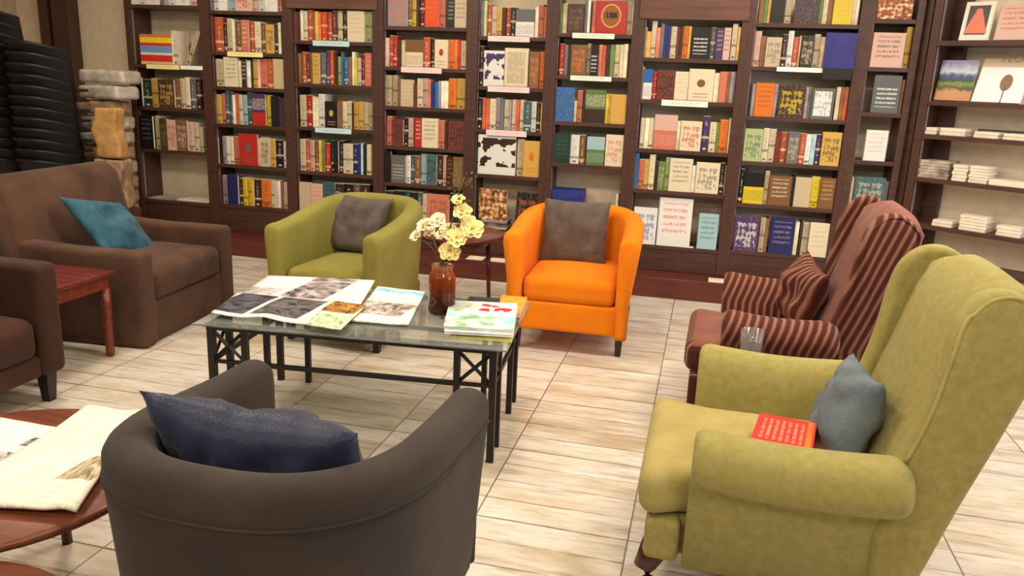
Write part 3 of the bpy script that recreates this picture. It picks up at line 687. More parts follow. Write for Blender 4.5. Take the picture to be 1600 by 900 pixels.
# ================================================================== TUB CHAIRS
def tub_chair(label, fab, loc, rz, w=.75, d=.74, hb=.79, ha=.69, t=.115, seat=True, leg_m='blackleg', taper=.04, seam=False):
    R = thing('tub_chair', label, 'armchair', loc, rz)
    def outer(s):     # s in -1..1 along the U from left front to right front; returns point and outward normal
        ys = -.06     # where the curve starts
        L1 = (d/2+ys); a = w/2; b = d/2-ys; arc = 1.5*(a+b)/2*1.05; tot = 2*L1+2*arc
        p = (s+1)/2*tot
        if p < L1: return Vector((-a, -d/2+p, 0)), Vector((-1, 0, 0))
        if p > tot-L1: return Vector((a, -d/2+(tot-p), 0)), Vector((1, 0, 0))
        ph = (p-L1)/(2*arc)*PI; n = 2.5
        c, sn = math.cos(ph), math.sin(ph)
        x = -a*math.copysign(abs(c)**(2/n), c); y = ys+b*abs(sn)**(2/n)
        nx = math.copysign(abs(x/a)**(n-1)/a, x); ny = abs((y-ys)/b)**(n-1)/b
        return Vector((x, y, 0)), Vector((nx, ny, 0)).normalized()
    N = 56; secs = []
    def section(P, n, h, tt, drop):
        z0 = .13; r = tt/2; q = []
        def at(o, z):
            k = 1-min(1, max(0, (z-z0)/(.5)))
            return P-n*(o+taper*k*(1 if o < tt/2 else 0.0))+Vector((0, 0, z))
        off = (t-tt)/2
        q.append(at(off+.012, z0)); q.append(at(off+.002, z0+.012)); q.append(at(off, z0+.13)); q.append(at(off, z0+.3))
        q.append(at(off, h-r*1.2-drop))
        for k in range(1, 10):
            a = PI*k/10; q.append(P-n*(off+r-r*math.cos(a))+Vector((0, 0, h-drop-r*1.0+r*1.0*math.sin(a)**.8)))
        q.append(at(off+tt, h-r*1.2-drop)); q.append(at(off+tt, .40)); q.append(at(off+tt, z0+.02))
        return q
    def height(y): 
        k = max(0, min(1, (y+d/2)/d)); k = k*k*(3-2*k); return ha+(hb-ha)*k
    for e in (0,):
        P, n = outer(-1)
        for k in range(4): 
            a = PI/2*(1-k/4); c = .035
            secs.append(section(P+Vector((0, -c*math.sin(a), 0)), n, height(P.y), t-2*c*(1-math.cos(a)), c*(1-math.cos(a))))
    for i in range(N+1):
        P, n = outer(-1+2*i/N); secs.append(section(P, n, height(P.y), t, 0))
    P, n = outer(1)
    for k in range(1, 5):
        a = PI/2*k/4; c = .035
        secs.append(section(P+Vector((0, -c*math.sin(a), 0)), n, height(P.y), t-2*c*(1-math.cos(a)), c*(1-math.cos(a))))
    link('tub_shell', loft(secs), fab, R)
    if seam:
        pts = []
        for i in range(N+1):
            P, n = outer(-1+2*i/N); pts.append(P+n*.0005+Vector((0, 0, height(P.y)-.085)))
        link('seam', tube(pts, .0035, 5), fab, R)
    sw = w-2*t
    link('seat_base', xf(cush(sw+.05, d-.10, .17, .02), TR(0, -.045, .135+.085)), fab, R)
    link('seat_cushion', xf(cush(sw-.006, d-.12, .145, .045, (.022, .0, .0)), TR(0, -.062, .30+.0725)), fab, R)
    for sx in (-1, 1):
        for sy in (-1, 1):
            x = sx*(w/2-.085); y = sy*(d/2-.09)
            link('leg', loft([[(x+a*s_, y+b*s_, z_) for a, b in ((-1, -1), (1, -1), (1, 1), (-1, 1))] for s_, z_ in ((.016, 0), (.023, .145))]), M[leg_m], R, False)
    return R
tub_chair('orange fabric tub chair with grey scatter cushion, right of the glass table', M['orange'], (-.70, 4.62, 0), math.radians(2), w=.76, hb=.78, ha=.70, taper=.07)
tub_chair('olive green tub chair with taupe cushion, left behind the vase', M['olive'], (-1.945, 4.24, 0), math.radians(-6), w=.735, d=.74, hb=.80, ha=.69)
tub_chair('charcoal brown suede tub chair seen from behind in the foreground', M['charcoal'], (-.893, 1.56, 0), PI, w=.765, d=.76, hb=.74, ha=.69, t=.115, seam=True)

def put_pillow(label, m, bm, loc, rot, name='cushion'):
    o = link(name, bm, m); o.location = loc; o.rotation_euler = rot; return tag(o, label, 'cushion')
put_pillow('grey-taupe crushed satin cushion standing on the orange tub chair', M['gpillow'], pillow(.41, .40, .12, 1), (-.742, 4.72, .625), (math.radians(-13), 0, math.radians(2)))
put_pillow('grey-brown crumpled cushion sunk into the olive tub chair', M['gpillow'], pillow(.41, .37, .13, 4, wr=.024, sag=.03), (-2.03, 4.42, .625), (math.radians(-20), math.radians(3), math.radians(-6)))
put_pillow('navy satin cushion slumped along the back of the charcoal tub chair', M['navy'], pillow(.52, .40, .19, 9, wr=.03, sag=.05), (-.90, 1.475, .63), (math.radians(28), math.radians(2), math.radians(-1)))

# ================================================================== WING CHAIRS
def smooth_closed(pts, n=6):
    out = []; L = len(pts)
    for i in range(L):
        p0, p1, p2, p3 = [Vector(pts[(i+k-1) % L]) for k in range(4)]
        for j in range(n):
            t = j/n; out.append(.5*((2*p1)+(-p0+p2)*t+(2*p0-5*p1+4*p2-p3)*t*t+(-p0+3*p1-3*p2+p3)*t*t*t))
    return out
def plate(outl, thick, r, fmap, n=5):
    """closed 2-D outline (u,v) -> puffy plate; fmap(u,v,w)->xyz"""
    L = len(outl); nor = []
    area_ = sum(outl[i].x*outl[(i+1) % L].y-outl[(i+1) % L].x*outl[i].y for i in range(L))
    for i in range(L):
        d = outl[(i+1) % L]-outl[i-1]; nn = Vector((d.y, -d.x)); nn.normalize()
        if area_ < 0: nn = -nn
        nor.append(nn)
    secs = []
    for k in range(n+1):
        a = -PI/2+PI/2*k/n; secs.append((r*(1-math.cos(a)), -thick/2+r+r*math.sin(a)))
    for k in range(n+1):
        a = PI/2*k/n; secs.append((r*(1-math.cos(a)), thick/2-r+r*math.sin(a)))
    S_ = [[fmap(*(outl[i]-nor[i]*ins), w) for i in range(L)] for ins, w in secs]
    bm = bmesh.new(); Rr = [[bm.verts.new(p) for p in s] for s in S_]
    for a, b in zip(Rr, Rr[1:]):
        for k in range(L): bm.faces.new((a[k], a[(k+1) % L], b[(k+1) % L], b[k]))
    for rr in (Rr[0][::-1], Rr[-1]):
        f = bm.faces.new(rr); bmesh.ops.triangulate(bm, faces=[f])
    bmesh.ops.recalc_face_normals(bm, faces=bm.faces); return bm
def wing_chair(label, loc, rz, fab, cushm, armm, backm, skirt=False, legs=True, fs=0.0, ys=1.0):
    R = thing('wing_chair', label, 'armchair', loc, rz); R.scale = (1, ys, 1)
    zb = .02 if skirt else .17
    # arms with outer side panels
    def sec(x, s, sh, zt=0):
        P = [(.255, zb), (.255, .42), (.268, .50), (.295, .575), (.335, .618), (.385, .622), (.43, .598), (.452, .555), (.445, .51), (.41, .478), (.365, .468), (.335, .44), (.318, .36), (.31, zb)]
        cy, cz = .35, .52
        out = []
        for (y, z) in P:
            if z > .4: y = cy+(y-cy)*(1-sh); z = cz+(z-cz)*(1-sh)+zt
            out.append((x, s*y, z))
        return out
    for s in (-1, 1):
        secs = [sec(.262-fs, s, .30), sec(.258-fs, s, .14), sec(.248-fs, s, .05), sec(.23-fs, s, 0)]
        secs += [sec((.23-fs)-(.455-fs)*k/10, s, 0, -.006*k/10-.012*math.sin(PI*k/10)) for k in range(1, 11)]+[sec(-.25, s, .06, -.006), sec(-.268, s, .18, -.006), sec(-.28, s, .40, -.006)]
        link('armrest', loft(secs), armm, R)
    # wings / side of the back
    W2 = smooth_closed([(-.22, .50), (-.255, .62), (-.285, .74), (-.305, .88), (-.325, .98), (-.375, 1.045), (-.45, 1.055), (-.52, 1.0), (-.525, .88), (-.475, .70), (-.415, .50), (-.345, .25), (-.32, zb), (-.24, zb), (-.22, .3)], 5)
    for s in (-1, 1):
        def fm(u, v, w, s=s):
            k = max(0, min(1, (v-.5)/.45)); fl = .035*k*max(0, (u+.52)/.25)
            return (u, s*(.30+w+fl-.03*max(0, (v-.9)/.15)), v)
        wg = link('wing', plate(W2, .085, .032, fm), armm if skirt else fab, R)
        link('piping', tube([Vector(fm(W2[q].x-(.012 if W2[q].x > -.45 else -.004), W2[q].y-(.012 if W2[q].y > 1 else 0), .036)) for q in range(4, 40)], .0055, 6), cushm if not skirt else M['stripex'], wg)
    # inner back between the wings
    def bsec(y, k):
        h = 1.065-.03*(abs(y)/.26)**3
        th = .15
        pts = [(-.20, .30), (-.245, .46), (-.30, .66), (-.345, .82), (-.375, .94), (-.40, 1.01), (-.44, h-.01), (-.49, h), (-.535, h-.03), (-.548, .98), (-.53, .88), (-.475, .68), (-.42, .48), (-.35, .25), (-.335, zb+.01), (-.20, zb+.01)]
        bul = .02*(1-(y/.27)**2)
        return [(x+(bul if i < 5 else 0), y, z) for i, (x, z) in enumerate(pts)]
    link('backrest', loft([bsec(-.275+.55*k/10, 0) for k in range(11)]), backm, R)
    link('seat_base', xf(cush(.56-fs, .51, .30-zb, .02), TR(.09-fs/2, 0, zb+(.30-zb)/2)), M['stripey'] if skirt else fab, R)
    bm = xf(cush(.66-fs, .50, .148, .05, (.012, 0, .0)), TR(.075-fs/2, 0, .30+.074))
    # T-shaped front: cushion widens ahead of the arms
    for v in bm.verts:
        k = max(0, min(1, (v.co.x-.27+fs)/.04)); v.co.y *= 1+.22*k
    if skirt:
        bm.normal_update()
        for f_ in bm.faces:
            if f_.normal.x > .45 or abs(f_.normal.y) > .75 or f_.normal.z < -.5: f_.material_index = 1
    link('seat_cushion', bm, [cushm, M['stripey']] if skirt else [cushm], R)
    if not skirt:
        # front rail that carries the widened cushion
        link('front_rail', xf(cush(.10, .60, .13, .02), TR(.325, 0, .235)), fab, R)
        for s in (-1, 1):
            link('leg', tube([(.34, s*.25, .19), (.365, s*.265, .13), (.355, s*.26, .08), (.345, s*.258, .03), (.37, s*.27, 0)], [.045, .034, .022, .016, .022], 10), M['darkleg'], R)
            link('leg', tube([(-.26, s*.25, .19), (-.30, s*.25, .08), (-.34, s*.25, 0)], [.024, .02, .016], 8), M['darkleg'], R)
    else:
        link('skirt', xf(cush(.10, .66, .285, .015), TR(.325-fs, 0, .02+.1425)), M['stripey'], R)
    return R
M['darkleg'] = wood('dark_mahogany_leg', (58, 28, 22), (78, 40, 30), .3)
wing_chair('pale green wool wing chair in the right foreground holding a red book', (.30, 2.40, 0), PI, M['green'], M['greencush'], M['green'], M['green'], ys=1.04)
wing_chair('red-brown striped wing chair behind the pale green wing chair', (.305, 3.65, 0), PI+math.radians(-1), M['stripex'], M['redplush'], M['stripex'], M['redplush'], skirt=True, fs=.085)
put_pillow('red-brown striped cushion slumped in the striped wing chair', M['stripex'], pillow(.34, .32, .15, 12, wr=.03, sag=.04), (.48, 3.74, .615), (math.radians(-14), math.radians(8), math.radians(-80)))
put_pillow('blue-grey velvet cushion standing in the green wing chair', M['denim'], pillow(.36, .30, .14, 15, wr=.034, sag=.03), (.48, 2.42, .575), (math.radians(-16), math.radians(-4), math.radians(-86)))

# ================================================================== BROWN ARMCHAIRS
def club_chair(label, loc, rz, fab, w=.95, d=.92, arm_h=.56, arm_w=.15, back_h=.9, seat_h=.42, foot=0, legs=False):
    R = thing('club_chair', label, 'armchair', loc, rz)   # faces +x
    z0 = foot
    for s in (-1, 1):
        bm = cush(d-.08, arm_w, arm_h-z0, .035, (.0, 0, 0), 8)
        for v in bm.verts:
            k = (v.co.z/(arm_h-z0)+.5); v.co.z += -.035*max(0, (.5-(v.co.x/(d-.08)+.5)))*k*(-1.2)
        link('armrest', xf(bm, TR(.04, s*(w/2-arm_w/2), z0+(arm_h-z0)/2)), fab, R)
    bw = w+.02
    secs = []
    n = 14
    for k in range(n+1):
        y = -bw/2+bw*k/n; e = min(1, (bw/2-abs(y))/.07); dr = .05*(1-math.sqrt(max(0, 1-(1-e)**2)))
        h = back_h-dr
        P = [(-d/2+.24, z0+.10), (-d/2+.24, seat_h), (-d/2+.20, .62), (-d/2+.165, h-.08), (-d/2+.12, h-.018), (-d/2+.06, h), (-d/2+.0, h-.03), (-d/2-.02, h-.10), (-d/2-.01, .5), (-d/2, z0+.01), (-d/2+.24, z0+.01)]
        sh = .03*(1-e)
        secs.append([(x-sh if i < 4 else x+(sh if 5 < i < 9 else 0), y, z) for i, (x, z) in enumerate(P)])
    link('backrest', loft(secs), fab, R)
    link('seat_base', xf(cush(d-.14, w-2*arm_w+.02, .24-z0, .02), TR(.045, 0, z0+(.24-z0)/2)), fab, R)
    link('seat_cushion', xf(cush(d-.22, w-2*arm_w-.008, seat_h-.235, .05, (.03, 0, .01)), TR(.10, 0, .235+(seat_h-.235)/2)), fab, R)
    if legs:
        for sx in (-1, 1):
            for sy in (-1, 1):
                x = sx*(d/2-.07); y = sy*(w/2-.06)
                link('leg', loft([[(x+a*q, y+b*q, z_) for a, b in ((-1, -1), (1, -1), (1, 1), (-1, 1))] for q, z_ in ((.020, 0), (.030, z0+.01))]), M['blackleg'], R, False)
    return R
club_chair('wide brown suede armchair with teal cushion by the black stacked chairs', (-3.36, 3.98, 0), math.radians(4), M['brown'], w=.97, d=.92, arm_h=.535, arm_w=.13, back_h=.90)
club_chair('dark brown suede armchair cut off by the left edge, on black legs', (-3.155, 2.47, 0), math.radians(0), M['darkbrown'], w=.80, d=.80, arm_h=.65, arm_w=.13, back_h=.85, foot=.14, legs=True)
put_pillow('teal blue velvet cushion leaning on the wide brown armchair', M['bpillow'], xf(pillow(.43, .36, .13, 21, wr=.024), Matrix(((1, 0, -.42, 0), (0, 1, 0, 0), (0, 0, 1, 0), (0, 0, 0, 1)))), (-3.36, 3.93, .575), (math.radians(-36), math.radians(12), math.radians(82)))

# ================================================================== COFFEE TABLE
ct = thing('coffee_table', 'black iron coffee table with crossed corner brackets and glass top', 'table', (-1.36, 3.125, 0), math.radians(5.5))
TH = .495; a, b = .59, .322
def bar(p, q, r=.011, name='bar'): return link(name, tube([p, q], r, 4), M['iron'], ct, False)
def sq(x, y, z0, z1, r=.0125, name='leg'): return link(name, box(x-r, x+r, y-r, y+r, z0, z1), M['iron'], ct, False)
for sx in (-1, 1):
    for sy in (-1, 1):
        x, y = sx*a, sy*b
        sq(x, y, 0, TH-.03, .014); sq(x-sx*.145, y, 0, TH-.03); sq(x, y-sy*.145, 0, TH-.03)
        z1, z2 = TH-.04, TH-.155
        br = bmesh.new()
        xo, xi = x-sx*.014, x-sx*.133; yo, yi = y-sy*.014, y-sy*.133
        tube([(xo, y, z1), (xi, y, z2)], .008, 4, br); tube([(xo, y, z2), (xi, y, z1)], .008, 4, br)
        tube([(x, yo, z1), (x, yi, z2)], .008, 4, br); tube([(x, yo, z2), (x, yi, z1)], .008, 4, br)
        BX(br, min(xo, xi), max(xo, xi), y-.007, y+.007, z2-.02, z2-.006); BX(br, x-.007, x+.007, min(yo, yi), max(yo, yi), z2-.02, z2-.006)
        link('crossed_bracket', br, M['iron'], ct, False)
link('top_frame', (lambda q: (BX(q, -a-.015, a+.015, -b-.015, -b+.015, TH-.03, TH-.008), BX(q, -a-.015, a+.015, b-.015, b+.015, TH-.03, TH-.008), BX(q, -a-.015, -a+.015, -b+.015, b-.015, TH-.03, TH-.008), BX(q, a-.015, a+.015, -b+.015, b-.015, TH-.03, TH-.008), q)[-1])(bmesh.new()), M['iron'], ct, False)
for sy in (-1, 1): link('stretcher', box(-a+.145, a-.145, sy*b-.008, sy*b+.008, TH-.178, TH-.160), M['iron'], ct, False)
for sx in (-1, 1): link('stretcher', box(sx*a-.008, sx*a+.008, -b+.145, b-.145, TH-.178, TH-.160), M['iron'], ct, False)
g = NT('table_glass', .03, .5); g.col((.85, .93, .9, 1)); g.b.inputs['Transmission Weight'].default_value = .92; g.b.inputs['IOR'].default_value = 1.3
link('glass_top', bev(box(-a-.06, a+.06, -b-.045, b+.045, TH-.007, TH), .0025), g.m, ct, False)
CTM = TR(-1.36, 3.125, 0) @ RT(math.radians(5.5), 'Z')

# newspapers -------------------------------------------------------------
def news_mat(name, bg, photos, textcol=(120, 112, 112), cols=5, rows=46, bar=None, seed=0.0, lines=.45):
    t = NT(name, .75, .25); g = t.sep('Generated'); X, Y = g[0], g[1]
    c = lin(bg)
    fx = t.math('FRACT', t.math('MULTIPLY', X, cols)); colm = t.band(fx, .06, .94)
    ln = t.math('GREATER_THAN', t.math('SINE', t.math('MULTIPLY', Y, rows*2*PI)), .0)
    wd = t.math('GREATER_THAN', t.noise(1, 1, 'Generated', (70, 70, 1)), .42)
    bl = t.math('GREATER_THAN', t.noise(1, 0, 'Generated', (3+seed, 5, 1)), .42)
    mk = t.math('MULTIPLY', t.math('MULTIPLY', colm, ln), t.math('MULTIPLY', wd, bl))
    c = t.mix(t.math('MULTIPLY', mk, lines), c, lin(textcol))
    for (x0, x1, y0, y1, rgb, rgb2) in photos:
        inside = t.math('MULTIPLY', t.band(X, x0, x1), t.band(Y, y0, y1))
        pic = t.ramp(t.noise(9, 3, 'Generated'), [(.35, lin(rgb)), (.65, lin(rgb2))])
        c = t.mix(inside, c, pic)
    t.col(c); return t.m
def sheet(name, label, m, corners, z, curl=0, th=.004, n=16, seed=0, wavy=.004, cat='newspaper', layers=1, zfun=None):
    """paper laid on a flat top; corners (x,y) world: near-left, near-right, far-right, far-left"""
    P = [Vector(c) for c in corners]; C0 = sum(P, Vector((0, 0)))/4
    bm = bmesh.new(); grid = {}
    for top in (0, 1):
        for i in range(n+1):
            for j in range(n+1):
                u, v = i/n, j/n
                p = P[0].lerp(P[1], u).lerp(P[3].lerp(P[2], u), v)
                zz = wavy*(noise.noise(Vector((u*2.3+seed, v*2.3, seed)))+.5)
                if zfun: zz += zfun(u, v)
                zz = max(0, zz)
                grid[top, i, j] = bm.verts.new((p.x-C0.x, p.y-C0.y, zz+(th if top else 0)))
    for i in range(n):
        for j in range(n):
            bm.faces.new([grid[1, i, j], grid[1, i+1, j], grid[1, i+1, j+1], grid[1, i, j+1]])
            bm.faces.new([grid[0, i, j], grid[0, i, j+1], grid[0, i+1, j+1], grid[0, i+1, j]])
    for i in range(n):
        for (a_, b_) in (((i, 0), (i+1, 0)), ((i+1, n), (i, n)), ((0, i+1), (0, i)), ((n, i), (n, i+1))):
            bm.faces.new([grid[0, a_[0], a_[1]], grid[0, b_[0], b_[1]], grid[1, b_[0], b_[1]], grid[1, a_[0], a_[1]]])
    o = link(name, bm, m); o.location = (C0.x, C0.y, z); return tag(o, label, cat)
def zc(pts, z): return [on_z(px, py, z).to_2d() for px, py in pts]
Z = TH+.0015
sheet('newspaper', 'open broadsheet spread across the far left of the glass table', news_mat('news_a', (236, 230, 228), [(.36, .66, .30, .95, (70, 60, 66), (190, 182, 180)), (.02, .3, .05, .5, (150, 146, 146), (206, 200, 198))]),
      zc([(352, 478), (556, 492), (586, 440), (420, 432)], Z), Z, wavy=.006, seed=2)
Z2 = Z+.010
sheet('newspaper', 'curled front-left newspaper page with two dark photographs', news_mat('news_b', (228, 222, 216), [(.05, .40, .10, .9, (36, 36, 46), (92, 90, 100)), (.44, .86, .14, .92, (40, 38, 42), (110, 106, 108))]),
      zc([(330, 492), (480, 509), (530, 472), (372, 459)], Z2), Z2, wavy=.006, seed=5, zfun=lambda u, v: .012*max(0, .4-u)*(1-v)+.010*math.exp(-((u-.55)/.12)**2)*(1-v))
sheet('newspaper', 'narrow page with green and brown pictures between the open newspapers', news_mat('news_c', (214, 222, 196), [(.1, .8, .55, .95, (80, 50, 20), (190, 140, 60)), (.1, .9, .05, .45, (120, 150, 70), (220, 226, 200))]),
      zc([(478, 508), (532, 517), (572, 479), (520, 470)], Z2+.010), Z2+.010, wavy=.003, seed=7)
sheet('newspaper', 'tabloid page with pale blue heading beside the vase', news_mat('news_d', (238, 234, 222), [(.06, .80, .20, .55, (96, 84, 78), (206, 198, 190)), (.05, .95, .84, .95, (120, 176, 214), (160, 206, 232))], rows=30),
      zc([(548, 503), (638, 510), (664, 458), (590, 450)], Z+.004), Z+.004, wavy=.005, seed=11, th=.006)
# magazines on the right
def art_mat():
    t = NT('picture_book_cover', .3, .5); n = t.noise(4, 3, 'Generated'); g = t.sep('Generated'); n2 = t.noise(9, 2, 'Generated')
    c = t.ramp(n, [(.3, lin((90, 150, 150))), (.42, lin((150, 196, 150))), (.52, lin((226, 236, 226))), (.66, lin((150, 206, 220)))])
    wh = t.math('MULTIPLY', t.band(g[0], .3, .85), t.band(g[1], .45, .92)); c = t.mix(t.math('MULTIPLY', wh, .8), c, lin((240, 240, 236)))
    rd = t.math('MULTIPLY', t.math('GREATER_THAN', n2, .50), t.math('MULTIPLY', t.band(g[0], .42, .8), t.band(g[1], .6, .86)))
    c = t.mix(rd, c, lin((196, 40, 52))); t.col(c); return t.m
def flat_book(name, label, m, pts, z, th, cat='magazine'):
    P = zc(pts, z+th); C0 = sum(P, Vector((0, 0)))/4; bm = bmesh.new()
    def slab(z0, z1, ins, mi):
        lo = [bm.verts.new((*( (p-C0)*(1-ins)), z0)) for p in P]; hi = [bm.verts.new((*((p-C0)*(1-ins)), z1)) for p in P]
        fs = [lo[::-1], hi]+[[lo[i], lo[(i+1) % 4], hi[(i+1) % 4], hi[i]] for i in range(4)]
        for f in fs: q = bm.faces.new(f); q.material_index = mi
    slab(0, th*.2, 0, 0); slab(th*.2, th*.8, .02, 1); slab(th*.8, th, 0, 0)
    o = link(name, bm, [m, M['pages']], None, False); o.location = (C0.x, C0.y, z); return tag(o, label, cat)
Z = TH+.001
flat_book('magazine', 'yellow-green book lying lowest in the pile at the right table end', plain('lime_cover', (206, 204, 70), .35), [(703, 524), (800, 531), (806, 485), (712, 480)], Z, .012)
flat_book('magazine', 'orange-covered book jutting right from beneath the picture book', plain('orange_cover', (236, 150, 50), .4), [(776, 489), (812, 491), (824, 464), (784, 461)], Z+.001, .018)
flat_book('magazine', 'white booklet under the picture book at the right table end', plain('white_cover', (232, 234, 226), .4), [(694, 517), (802, 523), (809, 478), (704, 473)], Z+.0135+.007, .012)
flat_book('picture_book', 'picture book with green-blue art and red figure on top of the pile', art_mat(), [(693, 509), (802, 516), (808, 474), (703, 469)], Z+.034, .012, 'book')
flat_book('magazine', 'black-covered magazine at the back edge of the glass table', plain('black_cover', (30, 34, 38), .35), [(728, 470), (776, 473), (782, 466), (734, 463)], Z+.0005, .012)

# vase with flowers -------------------------------------------------------
vb = on_z(690, 490, TH)
def amber():
    t = NT('amber_glass', .05, .5); g_ = t.sep('Generated')
    t.col(t.ramp(g_[2], [(0, lin((60, 16, 8))), (.3, lin((120, 34, 14))), (.8, lin((206, 104, 50))), (1, lin((225, 170, 130)))]))
    t.b.inputs['Transmission Weight'].default_value = .75; t.b.inputs['IOR'].default_value = 1.4; return t.m
bm = lathe([(r_*1.28, z_) for r_, z_ in [(.034, 0), (.044, .008), (.046, .02), (.046, .165), (.042, .180), (.036, .190), (.034, .200), (.037, .215), (.038, .222), (.034, .222), (.031, .200), (.033, .190), (.039, .178), (.042, .165), (.042, .02), (.030, .012)]], 28)
vs = thing('bottle_vase', 'amber glass jar vase on the coffee table holding dried flowers', 'vase', (vb.x, vb.y, TH+.001))
link('jar', bm, amber(), vs)
lq = NT('dark_red_water', .1, .5); lq.col(lin((70, 14, 8))); lq.b.inputs['Transmission Weight'].default_value = .3
link('liquid', lathe([(.038, .016), (.051, .026), (.051, .085), (.001, .0851)], 24), lq.m, vs)
PET = plain('cream_yellow_petal', (250, 226, 150), .7, var=.08); PET2 = plain('pale_cream_petal', (250, 232, 190), .7, var=.08)
STM = plain('olive_stem', (96, 90, 50), .7); LEAF = plain('olive_dry_leaf', (110, 104, 60), .7); CEN = plain('amber_flower_centre', (196, 120, 60), .8)
def bloom(bm, c, r, rnd, mi, nrm):
    q = Vector((0, 0, 1)).rotation_difference(nrm).to_matrix()
    for ring, (np_, rr, up) in enumerate(((8, 1.0, .15), (6, .72, .45), (4, .42, .7))):
        for k in range(np_):
            a = 2*PI*(k+rnd.random()*.5)/np_+ring; L = r*rr*(.85+.3*rnd.random()); wd = L*.46
            d = Vector((math.cos(a), math.sin(a), up)).normalized(); s = Vector((-math.sin(a), math.cos(a), 0))
            pts = [(0, 0), (.35, .7), (.75, 1), (1.0, .5), (1.05, -.1), (1.0, -.5), (.75, -1), (.35, -.7)]
            mid = bm.verts.new(c+q @ (d*L*.6+Vector((0, 0, -.12*L))))
            vv = [bm.verts.new(c+q @ (d*L*t_+s*wd*w_*.9+Vector((0, 0, .12*L*abs(w_)-.10*L*(t_ > .9))))) for t_, w_ in pts]
            for i in range(len(vv)):
                f = bm.faces.new((mid, vv[i], vv[(i+1) % len(vv)])); f.material_index = mi
rnd = random.Random(3)
def P3(px, py, dy): p = on_y(px, py, vb.y+dy); return p
FL = [  # px, py, dy, radius, material, label
 (662, 352, .02, .034, 1, 'cream blossom at the left tip of the bouquet'), (684, 343, -.03, .034, 1, 'cream blossom high on the left of the bouquet'),
 (700, 356, .03, .030, 1, 'cream blossom left of the bouquet middle'), (650, 368, 0, .030, 1, 'cream blossom lowest on the left spray'),
 (703, 392, -.03, .046, 0, 'large yellow blossom just above the vase mouth'), (714, 372, -.04, .040, 0, 'yellow blossom in the middle of the bouquet'),
 (722, 330, .02, .036, 0, 'yellow blossom at the upper right of the bouquet'), (738, 358, 0, .046, 0, 'large yellow blossom at the right of the bouquet'),
 (716, 312, .03, .026, 0, 'small yellow bud below the dried sprig'), (690, 366, .0, .028, 1, 'cream blossom under the left spray'),
 (732, 345, .05, .030, 0, 'yellow blossom behind the large right one'), (672, 362, .04, .028, 1, 'cream blossom between the left sprays')]
base = Vector((vb.x, vb.y, TH+.03))
for i, (px, py, dy, r, mi, lab) in enumerate(FL):
    p = P3(px, py, dy); neck = Vector((vb.x+.015*math.cos(i*2.1), vb.y+.015*math.sin(i*2.1), TH+.215))
    fr = thing('dried_flower', lab, 'flower', p, 0, 'dried flowers in the amber vase')
    st = tube([base+Vector((.02*math.cos(i*1.7), .02*math.sin(i*1.7), .0))-p, neck-p, (neck.lerp(p, .55)+Vector((0, 0, .02)))-p, Vector((0, 0, -.004))], .0018, 5)
    link('stem', st, STM, fr)
    nrm = ((p-neck).normalized()*.6+Vector((-.1, -.75, .35))).normalized()
    bm = bmesh.new(); bloom(bm, Vector((0, 0, 0)), r*1.12, rnd, 0, nrm); link('petals', bm, PET if mi == 0 else PET2, fr, True)
    link('flower_centre', xf(lathe([(.001, -.003), (r*.2, 0), (r*.16, r*.2), (.001, r*.28)], 8), (Vector((0, 0, 1)).rotation_difference(nrm)).to_matrix().to_4x4()), CEN, fr)
# thin dried sprig rising above
p = P3(716, 302, .04); top = P3(726, 276, .05)
sp = thing('dried_sprig', 'thin dried leafy sprig rising above the yellow blossoms', 'flower', base)
pts = [Vector((0, 0, 0)), Vector((0, 0, .2)), p-base, top-base]
link('stem', tube(pts, .0018, 5), STM, sp)
bm = bmesh.new()
for k in range(46):
    t_ = rnd.random(); c = (P3(716, 320, .04)-base).lerp(top-base, t_)+Vector((rnd.uniform(-.05, .05), rnd.uniform(-.03, .03), rnd.uniform(-.02, .02)))
    d = Vector((rnd.uniform(-1, 1), rnd.uniform(-.5, .5), rnd.uniform(-.3, 1))).normalized()*rnd.uniform(.010, .020); s = d.cross(Vector((.2, 1, .3))).normalized()*d.length*.35
    f = bm.faces.new([bm.verts.new(c), bm.verts.new(c+d*.5+s), bm.verts.new(c+d), bm.verts.new(c+d*.5-s)])
tag(link('dry_leaves', bm, [LEAF], sp, False), kind='stuff')

# ================================================================== SIDE TABLES
def leg_turned(x, y, h, r=.022): return lathe([(r*.8, 0), (r*1.0, .02), (r*1.05, h*.45), (r*1.15, h*.55), (r*.85, h*.57), (r*1.2, h*.60), (r*1.2, h)], 14, x, y)
t = thing('side_table', 'red-brown wooden side table between the two brown armchairs', 'table', (-3.20, 3.17, 0), 0)
link('tabletop', bev(box(-.25, .25, -.27, .27, .44, .46), .006), M['darkred'], t, False)
link('apron', box(-.225, .225, -.245, .245, .37, .439), M['redwood'], t, False)
for sx in (-1, 1):
    for sy in (-1, 1): link('leg', leg_turned(sx*.215, sy*.225, .371), M['redwood'], t)
t = thing('round_side_table', 'dark red round side table between the olive and orange chairs', 'table', (-1.52, 4.86, 0))
link('tabletop', lathe([(.28, .515), (.295, .52), (.30, .53), (.295, .538), (.288, .54)], 40), M['darkred'], t)
link('apron', lathe([(.20, .47), (.20, .514)], 32), M['darkred'], t)
for a_ in (20, 140, 260):
    x, y = .19*math.cos(math.radians(a_)), .19*math.sin(math.radians(a_))
    link('leg', tube([(x*1.1, y*1.1, 0), (x, y, .475)], [.012, .016], 8), M['darkred'], t)
t = thing('round_coffee_table', 'round warm-brown wooden table with newspapers at bottom left', 'table', (-1.775, 1.575, 0))
link('tabletop', lathe([(.385, .405), (.408, .41), (.415, .422), (.41, .43), (.402, .435)], 48), M['walnut'], t)
